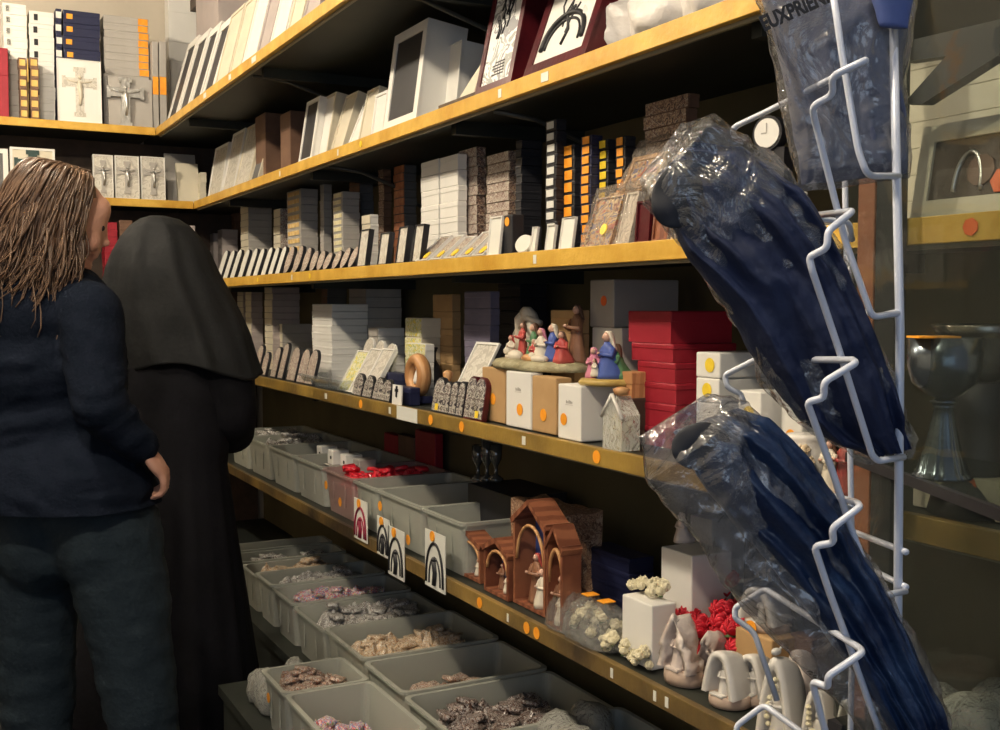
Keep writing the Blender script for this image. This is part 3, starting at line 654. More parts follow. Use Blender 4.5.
o2 = MB().box(1.175, 1.30, shelfpt(2, 480, 1.175).y, shelfpt(2, 450, 1.175).y, ZT[2], ZT[2]+.034).build('flat_box', BK); tag(o2, 'flat black box under the silvery leaning icon', 'box')
for i, u in enumerate((431, 441, 448, 455, 463, 471)):
    o = panel(2, 1.125, u, u+(11 if i in (0, 4, 5) else 7), (378, 382, 382, 382, 377, 378)[i], math.radians(9), .012, BK if i < 4 else MAH, BK, ICON2, 'arched_icon', f'arched dark rimmed icon, {oleft(i)} left of the kraft carton', 'icon', .004, kind='arch', group='arched dark rimmed icons left of the kraft carton')
    if i in (0, 5): MB().box(-.008, .008, -.003, -.0018, .006, .022).build('price_sticker', YL, o)
# ------------------------------------------------------------------ figurines
ROBE = {'blue': mat('blue_robe', (.04, .07, .28), (.07, .12, .38), 30, .4), 'pink': mat('pink_robe', (.50, .16, .25), (.6, .25, .32), 30, .4),
        'green': mat('green_robe', (.05, .16, .07), (.1, .22, .1), 30, .4), 'cream': mat('cream_robe', (.62, .56, .46), (.7, .64, .52), 30, .4),
        'brown': mat('brown_robe', (.20, .09, .05), (.28, .14, .08), 30, .4), 'red': mat('red_robe', (.42, .05, .05), (.5, .1, .08), 30, .4), 'white': CERA}
HAIRM = mat('figurine_hair', (.10, .05, .03), None, 5, .5); FSK = mat('figurine_skin', (.62, .38, .28), None, 5, .4)
def figure(loc, h, robe, veil, yaw, label, kneel=False, group=None, name='figurine', all_one=None, parent=None):
    """small robed figure, front towards local -y"""
    m = MB(); lean = .12*h
    def rg(z, a, b, cy, n=20, rip=.06):
        return [Vector((a*h*math.cos(t)*(1+rip*math.cos(5*t)), (cy+b*math.sin(t)*(1+rip*math.cos(5*t)))*h, z*h)) for t in [2*PI*i/n for i in range(n)]]
    if kneel:
        rs = [rg(0, .30, .40, .05), rg(.12, .30, .38, .05), rg(.30, .22, .26, -.02), rg(.48, .19, .17, -.05, rip=.02), rg(.64, .20, .13, -.07, rip=0), rg(.72, .10, .09, -.08, rip=0), rg(.77, .06, .06, -.09, rip=0)]; hc = (0, -.11*h, .86*h); hr = .105*h
    else:
        rs = [rg(0, .20, .17, 0), rg(.06, .19, .16, 0), rg(.35, .14, .12, 0), rg(.55, .12, .09, 0, rip=.03), rg(.72, .155, .08, 0, rip=0), rg(.80, .09, .06, 0, rip=0), rg(.84, .04, .04, 0, rip=0)]; hc = (0, -.01*h, .91*h); hr = .075*h
    m.rings(rs)
    zs = .64 if kneel else .74; sy = -.07 if kneel else 0; sw = .18 if kneel else .14
    for sx in (-1, 1):
        m.tube([(sx*sw*h, sy*h, zs*h), (sx*(sw+.03)*h, (sy-.06)*h, (zs-.16)*h), (sx*.02*h, (sy-.22)*h, (zs-.12)*h)], .05*h, 8, rr=[.055*h, .055*h, .03*h])
    o = m.build(name, all_one or ROBE[robe], parent, loc, (0, 0, yaw))
    m = MB().sph(hc, (hr*.85, hr*.95, hr*1.05), 2); m.sph((hc[0], hc[1]-hr*.95, hc[2]-hr*.05), hr*.18, 1)
    for sx in (-1, 1): m.sph((sx*.02*h, (sy-.24)*h, (zs-.10)*h), (.022*h, .03*h, .03*h), 1)
    m.build('head', all_one or FSK, o)
    m = MB(); rs = []
    for z, a, b, cy in ((1.25, .25, .25, 0), (1.15, .8, .8, .1), (.6, 1.15, 1.15, .2), (-.2, 1.25, 1.1, .45), (-1.2, 1.5, .9, .7), (-2.2, 1.9, .8, .8), (-2.3, 1.8, .7, .8)):
        rs.append([Vector((hc[0]+a*hr*math.cos(t), hc[1]+(cy+b*math.sin(t)*(1 if math.sin(t) > 0 else .35))*hr, hc[2]+z*hr)) for t in [2*PI*i/16 for i in range(16)]])
    m.rings(rs); m.build('veil', all_one or (ROBE[veil] if veil in ROBE else HAIRM), o)
    if label: tag(o, label, 'figurine', group)
    return o
AISLE = -PI/2   # yaw that makes local -y look at the aisle (-x)
# nativity base with figures on the cartons
zN = max(ztop(c1), ztop(c2), ztop(c3))
yA, yB2 = onX(497, 370, 1.2).y, onX(572, 370, 1.2).y
m = MB(); yc = (yA+yB2)/2; hy = (yA-yB2)/2
rs = []
for z, s in ((0, 1), (.010, 1.0), (.018, .93), (.021, .8)):
    rs.append([Vector((.075*s*math.cos(t)*(1+.06*noise.noise(Vector((t*2, z*50, 0)))), hy*s*math.sin(t)*(1+.05*noise.noise(Vector((t*3, 1, 0)))), z)) for t in [2*PI*i/32 for i in range(32)]])
m.rings(rs); zb_ = zN+.0008
GRASS = mat('figurine_ground', (.25, .22, .12), (.42, .38, .24), 40, .6, 0, .5, 70)
nb = m.build('nativity_scene', GRASS, None, (1.215, yc, zb_)); tag(nb, 'painted nativity group with stable arch standing on kraft and white cartons', 'nativity scene')
m = MB()   # stable arch, cream stone/wood
pts = [(.035*math.sin(i*1.7)*.2+.03, hy*(.92-.62*i/12), .02+.105*math.sin(PI*i/12)**.6) for i in range(13)]
m.tube(pts, .009, 8, rr=[.014+.003*math.sin(i*2.1) for i in range(13)])
m.tube([(.03, hy*.95, .07), (.02, hy*.6, .115), (.03, hy*.25, .10)], .008, 8)
m.build('stable_arch', ROBE['cream'], nb)
MB().sph((.035, hy*.60, .055), (.012, hy*.34, .062), 3).build('stable_backdrop', PALEF, nb)
for i, (fy, fx, h, rb, vl, kn) in enumerate(((.66, -.005, .055, 'cream', 'red', True), (.42, 0, .085, 'red', 'hair', False), (.12, .01, .085, 'green', 'hair', True), (-.12, -.02, .05, 'red', 'cream', True), (-.34, -.02, .075, 'cream', 'pink', True), (-.52, -.005, .085, 'blue', 'cream', True), (-.68, .03, .125, 'brown', 'hair', False), (-.74, -.01, .07, 'red', 'hair', True))):
    figure((fx, hy*fy, .018), h, rb, vl, AISLE+[.3, -.2, -.4, .5, .2, -.3, 0, .4][i], None, kn, parent=nb)
m = MB()
m.sph((-.035, hy*.25, .028), (.014, .03, .014), 2); m.sph((-.042, hy*.25+.026, .038), (.008, .012, .009), 2)
m.build('lamb', ROBE['cream'], nb)
m = MB().sph((-.04, -hy*.45, .026), (.016, .03, .010), 2); m.sph((-.044, -hy*.45+.027, .032), (.007, .010, .008), 2); m.build('lamb', ROBE['cream'], nb)
m = MB().sph((-.04, -hy*.2, .026), (.016, .028, .010), 2).build('manger', RAW, nb)
# holy family on the white carton
z4 = ztop(c4)+.0006; yc4 = onX(599, 385, 1.165).y
m = MB().lathe([(.052, 0), (.056, .005), (.05, .013), (.03, .014)], 24, nf=5, flute=.05)
hb = m.build('holy_family_figurine', mat('gilt_resin_base', (.40, .27, .07), (.5, .36, .12), 30, .4), None, (1.185, yc4, z4), (0, 0, 0))
tag(hb, 'painted seated family figurine standing on the square white carton', 'figurine')
figure((0, -.012, .012), .095, 'blue', 'cream', AISLE, None, True, parent=hb)
figure((-.018, .018, .012), .062, 'pink', 'pink', AISLE+.5, None, True, parent=hb)
figure((.012, -.025, .012), .070, 'green', 'hair', AISLE-.4, None, True, parent=hb)
figure((-.03, -.004, .018), .035, 'cream', 'hair', AISLE, None, True, parent=hb)
# wooden box + glass church ornament
card(2, 1.19, 616, 632, 650, 372, RAW, 'small light wood box behind the chapel shaped glass', name='wooden_box', lid=.3, z0=ZT[2]+.055)
card(2, 1.19, 616, 632, 650, 398, DWOOD, 'dark wood block under the light wood box', name='wooden_block', lid=0)
p = shelfpt(2, 621, 1.135)
w_ = .062; h_ = .098
GL = film('ornament_glass', .42, (.92, .94, .86), .9, 60, .08)
m = MB().prism([(-w_/2, 0), (w_/2, 0), (w_/2, h_*.66), (0, h_), (-w_/2, h_*.66)], -.02, .02)
o = m.build('chapel_ornament', GL, None, p, (0, 0, AISLE)); tag(o, 'gabled clear glass chapel ornament beside the square white carton', 'ornament')
m = MB()
for s_ in (-1, 1): m.tube([(s_*w_*.56, -.021, h_*.60), (0, -.021, h_+.004)], .0035, 8)
m.build('roof_edge', CERA, o)
m = MB(); random.seed(3)
for i in range(40): m.sph((random.uniform(-.022, .022), random.uniform(-.01, .012), random.uniform(.008, .062)), random.uniform(.003, .006), 1)
m.build('flower_filling', ROSEC, o)
MB().lathe([(.004, 0), (.013, .002), (.016, .012), (.006, .016)], 14, (0, 0, h_+.001)).build('cork_finial', RAW, o)
# ------------------------------------------------------------------ bins
def binmat(name, col, mix, rough=.3):
    m = bpy.data.materials.new(name); m.use_nodes = True; nt = m.node_tree; b = nt.nodes['Principled BSDF']
    b.inputs['Base Color'].default_value = (*col, 1); b.inputs['Roughness'].default_value = rough
    out = nt.nodes['Material Output']; tr = nt.nodes.new('ShaderNodeBsdfTransparent'); tr.inputs[0].default_value = (.86, .88, .84, 1)
    mx = nt.nodes.new('ShaderNodeMixShader'); mx.inputs[0].default_value = mix
    nt.links.new(tr.outputs[0], mx.inputs[1]); nt.links.new(b.outputs[0], mx.inputs[2]); nt.links.new(mx.outputs[0], out.inputs[0]); MT[name] = m; return m
BIN = binmat('frosted_bin_plastic', (.55, .56, .50), .58)
BINR = binmat('reddish_bin_plastic', (.55, .38, .36), .55)
SACH = [picture('sachet_silver', [(.5, .5, .48), (.1, .08, .07), (.7, .7, .68), (.25, .2, .17)], 120), picture('sachet_rust', [(.3, .12, .07), (.6, .55, .48), (.12, .06, .05), (.4, .25, .15)], 110),
        picture('sachet_dark', [(.03, .02, .02), (.12, .06, .04), (.45, .42, .4), (.05, .03, .03)], 120), picture('sachet_wood', [(.5, .32, .16), (.7, .65, .55), (.3, .17, .08), (.6, .45, .3)], 110),
        picture('sachet_colour', [(.6, .6, .58), (.1, .2, .45), (.6, .1, .08), (.75, .72, .7), (.2, .3, .1)], 90)]
REDP = mat('red_trinket', (.60, .01, .03), (.8, .04, .06), 60, .3, coat=.5)
protos = {}
def packet(mt, big):
    key = (mt.name, big)
    if key not in protos:
        s = big; m = MB().sph((0, 0, 0), 1, 3)
        for v in m.bm.verts:
            d = v.co.normalized(); e = .55
            p = Vector((math.copysign(abs(d.x)**e, d.x)*s*.75, math.copysign(abs(d.y)**e, d.y)*s*.5, d.z*s*.20))
            p += Vector((.1, .1, .16))*s*noise.noise(p*(2.2/s)); v.co = p
        for v in m.bm.verts: v.co.z += s*.2
        o = m.build('trinket_packet', mt)
        protos[key] = o; return o, True
    return protos[key], False
def fill(binlabel, x0, x1, y0, y1, z, n, mt, size=.03, layers=2, name='trinket_packet', cat='packet'):
    hh = min(layers*size*.40, .115); g = 30; m = MB(); sd_ = random.random()*50
    def hz(a, b):
        e_ = min(1, 6*min(a, 1-a, b, 1-b)+.25)
        return hh*e_*(.85+.40*noise.noise(Vector((a*3+sd_, b*3, 0)))+.34*abs(noise.noise(Vector((a*13+sd_, b*13, 2)))))
    top = [[m.bm.verts.new((x0+(x1-x0)*i/g, y0+(y1-y0)*j/g, z+max(.003, hz(i/g, j/g))+random.uniform(0, .006))) for j in range(g+1)] for i in range(g+1)]
    for i in range(g):
        for j in range(g): m.bm.faces.new((top[i][j], top[i+1][j], top[i+1][j+1], top[i][j+1]))
    per = [top[i][0] for i in range(g+1)]+[top[g][j] for j in range(1, g+1)]+[top[i][g] for i in range(g-1, -1, -1)]+[top[0][j] for j in range(g-1, 0, -1)]
    lo = [m.bm.verts.new((v.co.x, v.co.y, z)) for v in per]
    for i in range(len(per)): m.bm.faces.new((per[i], lo[i], lo[(i+1) % len(per)], per[(i+1) % len(per)]))
    m.bm.faces.new(lo[::-1])
    tag(m.build('trinket_heap', mt), f'heap of loose small trinkets filling {binlabel}', 'trinkets', None, 'stuff')
    for i in range(n):
        o, new = packet(mt, size)
        if not new: o = dup(o)
        o.name = name; xx, yy = random.uniform(x0+size*.9, x1-size*.9), random.uniform(y0+size*.9, y1-size*.9)
        o.location = (xx, yy, z+hz((xx-x0)/(x1-x0), (yy-y0)/(y1-y0))+.002)
        o.rotation_euler = (random.uniform(-.2, .2), random.uniform(-.2, .2), random.uniform(0, PI))
        tag(o, f'small trinket packet lying in {binlabel}', cat, f'packets in {binlabel}')
BINN = 0
def ysolve(u, x, z):
    y = 2.0
    for _ in range(14):
        v = proj((x, y, z))[1]; y = onX(u, v, x).y
    return y
# lowest long shelf: row of bins, boundaries by column of the rim corner
RIM1 = ZT[1]+.135
edges1 = [228, 246, 268, 293, 322, 352, 376, 421, 462]
names1 = ['a far bin at the nun\'s elbow', 'the first full bin beside the nun', 'the bin holding square white boxes', 'the bin before the red one', 'the bin of red trinkets', 'the bin behind the striped card', 'the bin beside the arch cards', 'the nearest bin left of the wooden shrines']
for i in range(len(edges1)-1):
    y1_, y0_ = ysolve(edges1[i], 1.135, RIM1), ysolve(edges1[i+1], 1.135, RIM1)
    y1_ -= .008; y0_ += .008
    o = tray(1.14, 1.46, y0_, y1_, ZT[1], .135, BINR if i == 4 else BIN, 'storage_bin', 'translucent plastic storage bin, '+names1[i].replace('a far bin', 'far one').replace('the ', '', 1), group='bins on the lowest long shelf')
    o['label'] = f'translucent bin, {oleft(i)} of the row on the lowest long shelf'
    mt = [SACH[0], SACH[0], SACH[2], SACH[4], REDP, SACH[2], SACH[1], SACH[0]][i]
    if mt is REDP: fill('the bin of bright red trinkets', 1.17, 1.44, y0_+.01, y1_-.01, ZT[1]+.006, 46, mt, .036, 9)
    else: fill(f'the {"nearest" if i == 7 else oleft(i)} bin of the lowest long shelf', 1.17, 1.44, y0_+.01, y1_-.01, ZT[1]+.006, (14, 20, 12, 12, 0, 12, 9, 7)[i], mt, .04, (8, 8, 4, 5, 0, 4, 3, 2)[i])
# white boxes with black dot in the third bin
y1_, y0_ = ysolve(285, 1.2, RIM1), ysolve(322, 1.2, RIM1)
for i, u in enumerate((319, 330, 343, 356)):
    yy = ysolve(u, 1.25, ZT[1]+.14)
    m = MB().box(-.03, .03, -.028, .028, 0, .05, bev=.003)
    o = m.build('ring_box', W if i < 3 else GR, None, (1.28, yy, ZT[1]+.105)); tag(o, f'small square white box with black dot, {oleft(i)} above the middle bins', 'box', 'white dotted boxes above the middle bins')
    MB().prism(circ(.006, 12), -.001, .001, m=Matrix.Translation((-.031, -.01, .025)) @ Matrix.Rotation(PI/2, 4, 'Z')).build('dot_mark', INK, o)
o = MB().box(1.24, 1.40, ysolve(362, 1.25, .85), ysolve(314, 1.25, .85), ZT[1]+.1365, ZT[1]+.1375+.0).build('board_insert', GR)
o.location.z = -.034; tag(o, 'thin grey board under the small dotted white boxes', 'board')
# bins show price cards with arched drawings hung on their fronts
def arch_card(u, vt, vb, wpx, label, big=True, x=1.105, red=False):
    z1_ = onX(u, vt, x).z; z0_ = onX(u, vb, x).z; yf, yn = onX(u, vt, x).y, onX(u+wpx, vt, x).y
    h = z1_-z0_; w2 = yf-yn
    m = MB().box(-w2/2, w2/2, 0, .002, 0, h); o = m.build('print_card', TIC, None, (x, (yf+yn)/2, z0_), (0, 0, AISLE)); tag(o, label, 'card')
    m = MB(); m2 = w2*.42
    for s_ in (1.0, .66):
        pts = [(m2*s_*math.cos(a), -.0006, h*.08+h*.72*s_*max(math.sin(a), 0)**.8) for a in [PI*i/16 for i in range(17)]]
        m.tube(pts, max(.004*s_, .002), 5)
    m.tube([(0, -.0006, h*.08), (.006, -.0006, h*.3), (-.003, -.0006, h*.5)], .008, 5); m.sph((0, -.0006, h*.52), .008, 1)
    m.build('arched_drawing', mat('crimson_ink', (.25, .01, .04), None, 5, .5) if red else INK, o)
    MB().prism(circ(.013, 16), -.003, -.0005, m=Matrix.Translation((-w2*.1, 0, h-.012))).build('price_sticker', OR, o)
    return o
arch_card(354, 497, 537, 13, 'white print card with crimson arch on the red bin front', red=True)
arch_card(377, 515, 553, 12, 'narrow white print card left of the longer arch card')
arch_card(388, 525, 573, 16, 'long white print card with dark arch before the bins')
arch_card(425, 528, 584, 20, 'striped white arch card nearest the wooden shrines')
for i, (u, v, mt, n) in enumerate(((326, 485, OR, 'left'), (340, 502, OR, 'second'), (380, 506, OR, 'above arch card'), (408, 540, OR, 'right'))):
    p = onX(u, v, 1.116); m = MB().prism(circ(.014, 14), -.0004, .0004, m=Matrix.Rotation(PI/2, 4, 'Z'))
    o = m.build('price_sticker', mt, None, p); o['label'] = 'orange round price sticker'
    best = min([q for q in bpy.data.objects if q.name.startswith('storage_bin')], key=lambda q: abs(q.location.y-p.y))
    o.parent = best; o.matrix_parent_inverse = Matrix.Translation(best.location).inverted()
# dark red and glass things behind the bins
for i, (u, w2, vt, mt, lb) in enumerate(((384, 14, 436, RD, 'dark red box behind the red trinket bin, left one'), (398, 16, 438, BR, 'dark brown box behind the red trinket bin'), (415, 20, 434, RD, 'dark red box behind the red trinket bin, right one'))):
    card(1, 1.475, u, u+w2, u+w2+6, vt, mt, lb, name='gift_box', xmax=1.52)
for i, u in enumerate((478, 487, 496)):
    p = onX(u, 470, 1.36); h = (.10, .12, .10)[i]
    TG = MT.get('dark_glass') or mat('dark_glass', (.06, .06, .055), None, 5, .08, 0, spec=.9, coat=1)
    m = MB().lathe([(.02, 0), (.021, .008), (.006, .018), (.005, .04), (.016, .06), (.018, h), (.015, h), (.010, .06)], 16)
    o = m.build('glass_trophy', TG, None, (1.36, p.y, p.z-.03)); tag(o, f'dim glass goblet, {oleft(i)} on the dark box behind the bins', 'goblet', 'glass goblets behind the bins')
pz = onX(487, 470, 1.36)
o = MB().box(1.30, 1.46, ysolve(512, 1.30, .9), ysolve(468, 1.30, .9), ZT[1], pz.z-.0305).build('display_block', BK); 
tag(o, 'black display block carrying the glass goblets', 'box')
# bottom bins, back row on the plinth
RIM0 = ZT[0]+.15
e0 = [222, 231, 242, 256, 273, 294, 325, 365, 405, 463, 535, 640]
for i in range(len(e0)-1):
    y1_, y0_ = ysolve(e0[i], 1.02, RIM0)-.010, ysolve(e0[i+1], 1.02, RIM0)+.010
    h = .15-(i % 3)*.006
    o = tray(1.02, 1.42, y0_, y1_, ZT[0], h, BIN, 'storage_bin', f'translucent bin, {oleft(i)} of the back row at the bottom', group='bins in the back row at the bottom')
    mt = [SACH[0], SACH[0], SACH[3], SACH[0], SACH[4], SACH[0], SACH[3], SACH[1], SACH[2], SACH[0], SACH[4]][i]
    nm = f'the {oleft(i)} bin of the bottom back row'
    fill(nm, 1.05, 1.40, y0_+.01, y1_-.01, ZT[0]+.006, (10, 12, 14, 14, 18, 16, 22, 14, 26, 18, 10)[i], mt, .04, (6, 7, 7, 8, 7, 8, 8, 4, 6, 7, 6)[i])
# front row on the bench
e1 = [(262, 285), (286, 335), (337, 420)]
for i, (ua, ub) in enumerate(e1):
    y1_, y0_ = ysolve(ua, .76, RIM0-.005)-.006, ysolve(ub, .76, RIM0-.005)+.006
    o = tray(.762, .972, y0_, y1_, ZT[0], .145, BIN, 'storage_bin', f'translucent bin, {oleft(i)} of the front row at the bottom', group='bins in the front row at the bottom')
    fill(f'the {oleft(i)} bin of the bottom front row', .78, .955, y0_+.005, y1_-.005, ZT[0]+.006, (34, 14, 12)[i], [SACH[1], SACH[4], SACH[0]][i], .034, (10, 5, 4)[i])
    p = (.7595, (y0_+y1_)/2, ZT[0]+.09)
    q = MB().prism(circ(.013, 14), -.0004, .0004, m=Matrix.Rotation(PI/2, 4, 'Z')).build('price_sticker', OR, None, p); q.parent = o; q.matrix_parent_inverse = Matrix.Translation(o.location).inverted(); q.location = (p[0]-.001, p[1]+.04, p[2])
yb_ = ysolve(262, .76, RIM0)
for i in range(7):
    lump((.80+.05*(i % 3), yb_+.07+.05*(i//2.4), ZT[0]+.001+.0*(i)), (.035, .04, .05+.01*(i % 2)), 'wrapped_parcel', film('wrapped_goods_film' if i == 0 else 'wrapped_goods_film%d' % i, .55, (.55, .55, .5), .9, 60) if i == 0 else MT['wrapped_goods_film'], 'clear wrapped parcel piled beside the front row of bins', 'parcel', seed=i, sub=3, group='clear wrapped parcels beside the front row of bins')
for i, (u, v) in enumerate(((560, 715), (590, 705), (575, 728))):
    d = onZ(u, v, RIM0+.03)
    lump((min(max(d.x, 1.08), 1.38), d.y, ZT[0]+.10), (.05, .06, .05), 'wrapped_parcel', MT['wrapped_goods_film'], f'clear wrapped parcel in the near bottom bin, {oleft(i)}', 'parcel', seed=i+20, sub=3, group='clear wrapped parcels in the near bottom bin')
# ------------------------------------------------------------------ lowest long shelf: shrines, flowers, grottos
def shrine(u0, u1, vt, x, name, label, deep=.05, blue=True, pr=None):
    za = ZT[1]; ya = ysolve(u0, x, za); yb3 = ysolve(u1, x, za); w2 = ya-yb3; h = onX(u1, vt, x).z-za
    root = empty(name, (x, (ya+yb3)/2, za+.0006), (0, 0, AISLE)); tag(root, label, 'shrine')
    t = .008
    m = MB().box(-w2/2, -w2/2+t, 0, deep, 0, h*.82); m.box(w2/2-t, w2/2, 0, deep, 0, h*.82); m.box(-w2/2+t, w2/2-t, 0, deep, 0, .008); m.box(-w2/2+t, w2/2-t, deep-.005, deep, .008, h*.82)
    m.build('case', WOOD, root)
    m = MB(); 
    for s_ in (-1, 1):
        m.prism([(s_*w2*.56, h*.78), (0, h), (0, h-.012), (s_*w2*.52, h*.78-.010)], -.004, deep)
    m.build('gable_roof', WOOD, root)
    MB().box(-w2/2+t, w2/2-t, deep-.007, deep-.0052, .01, h*.8).build('painted_backdrop', ROBE['blue'] if blue else ICON, root)
    m = MB()
    pts = [(w2*.42*math.cos(a), .004, h*.42+h*.34*math.sin(a)) for a in [PI*i/12 for i in range(13)]]
    m.tube(pts, .004, 6); m.build('carved_arch', RAW, root)
    figure((-w2*.12, deep*.5, .009), h*.45, 'brown', 'red', 0, None, parent=root, name='carved_figure'); figure((w2*.17, deep*.5, .009), h*.36, 'cream', 'hair', 0, None, True, parent=root, name='carved_figure')
    return root
shrine(455, 480, 536, 1.155, 'wooden_shrine', 'small gabled wooden shrine, left one right of the arch card', .045, False)
shrine(484, 508, 543, 1.14, 'wooden_shrine', 'small gabled wooden shrine in front of the larger triptych', .05)
r3 = shrine(513, 545, 505, 1.15, 'wooden_triptych', 'larger open wooden triptych with blue back and carved figures', .06)
shrine(546, 562, 528, 1.13, 'wooden_shrine', 'narrow tall wooden shrine beside the wrapped cream flowers', .045, False)
yc = ysolve(538, 1.2, ZT[1]+.2)
o = MB().box(1.235, 1.33, ysolve(566, 1.235, .9), ysolve(511, 1.235, .9), ZT[1], ZT[1]+.20)
bmesh.ops.subdivide_edges(o.bm, edges=o.bm.edges[:], cuts=8, use_grid_fill=True)
for v in o.bm.verts: v.co += Vector((.008, .008, .012))*noise.noise(v.co*25)*(1 if v.co.z > ZT[1]+.01 else 0)
o = o.build('wrapped_carving', picture('brown_wrapped_print', [(.25, .13, .08), (.42, .27, .17), (.16, .08, .05), (.5, .36, .25)], 70)); tag(o, 'brown carving in crinkled wrap behind the wooden triptych', 'carving')
# folded wooden slats right of shrines
o = MB()
for i in range(4): o.box(1.20+.012*i, 1.208+.012*i, ysolve(583, 1.2, .8), ysolve(566, 1.2, .8), ZT[1], ZT[1]+.07-.01*i)
o = o.build('wooden_fan', WOOD); tag(o, 'small ribbed wooden stand right of the narrow shrine', 'stand')
def rosemesh(m, c, r, mi=None):
    c = Vector(c); n = 9
    m.sph(c, (r*.75, r*.75, r*.78), 2, mi)
    for L, (rr, zz, k) in enumerate(((.62, .25, 3), (.85, .0, 4), (1.0, -.25, 5))):
        for j in range(k):
            a = 2*PI*j/k+L*.7+random.random()*.3
            mm = Matrix.Rotation(a, 4, 'Z') @ Matrix.Rotation(.12+L*.22, 4, 'Y')
            m.sph(c+Vector((math.cos(a)*r*rr*.62, math.sin(a)*r*rr*.62, zz*r+.1*r)), (r*.16, r*.56, r*.6), 2 if r > .012 else 1, mi, mm)
def bouquet(loc, sx, sy, n, r, mt, label, hgt=.0, name='rose_cluster', leaf=True, cat='artificial roses', group=None, wrap=None):
    m = MB(); random.seed(int(loc[1]*1000))
    lv = MB()
    for i in range(n):
        a = random.uniform(0, 2*PI); q = math.sqrt(random.random())
        x, y = sx*q*math.cos(a), sy*q*math.sin(a); z = r*.9+(1-q*q)*hgt
        rosemesh(m, (x, y, z), r*random.uniform(.85, 1.15))
        if i % 4 == 0: lv.sph((x*1.05, y*1.05, z-r*.7), (r*.9, r*.4, r*.15), 1, None, Matrix.Rotation(a, 4, 'Z'))
    o = m.build(name, mt, None, loc); tag(o, label, cat, group); lv.build('leaves', LEAF, o)
    if wrap:
        m = MB().sph((0, 0, 0), 1, 4)
        for v in m.bm.verts:
            d = v.co.normalized(); k = 1+.12*noise.noise(d*4)+.08*noise.noise(d*11); v.co = Vector((d.x*(sx+r*1.6)*k, d.y*(sy+r*1.6)*k, max(d.z, -.02)*(hgt+r*2.6)*k+.002))
        m.build('clear_wrap', wrap, o)
    return o
bouquet((1.20, onX(652, 610, 1.20).y, ztop(wb)+.001), .035, .045, 16, .011, ROSEC, 'cream roses lying on the white carton of the lowest long shelf', .012)
FW = film('flower_wrap', .12, (.85, .85, .82), .9, 50, .1)
for i, u in enumerate((572, 590, 606)):
    p = shelfpt(1, u, 1.165); o = bouquet(p, .032, .045, 14, .011, ROSEC, f'wrapped bunch of cream roses, {oleft(i)} beside the narrow shrine', .05, group='wrapped bunches of cream roses', wrap=FW)
    MB().box(-.014, .014, -.012, .012, .083, .085).build('price_sticker', OR, o)
for i, u in enumerate((612, 627, 641)):
    p = shelfpt(1, u, 1.135); bouquet(p, .015, .018, 12, .0095, ROSEC, f'small cream rose ball, {oleft(i)} before the white carton', .032, group='cream rose balls before the white carton')
for i, (u, x, hh) in enumerate(((692, 1.29, .07), (708, 1.27, .08), (724, 1.29, .09), (738, 1.27, .08), (760, 1.34, .09), (706, 1.36, .13), (730, 1.36, .12))):
    p = shelfpt(1, u, x); bouquet(p, .034, .04, 13, .019, ROSER, f'bunch of dark red cloth roses, {oleft(i)} behind the white grottos', hh, group='red cloth roses behind the grottos')
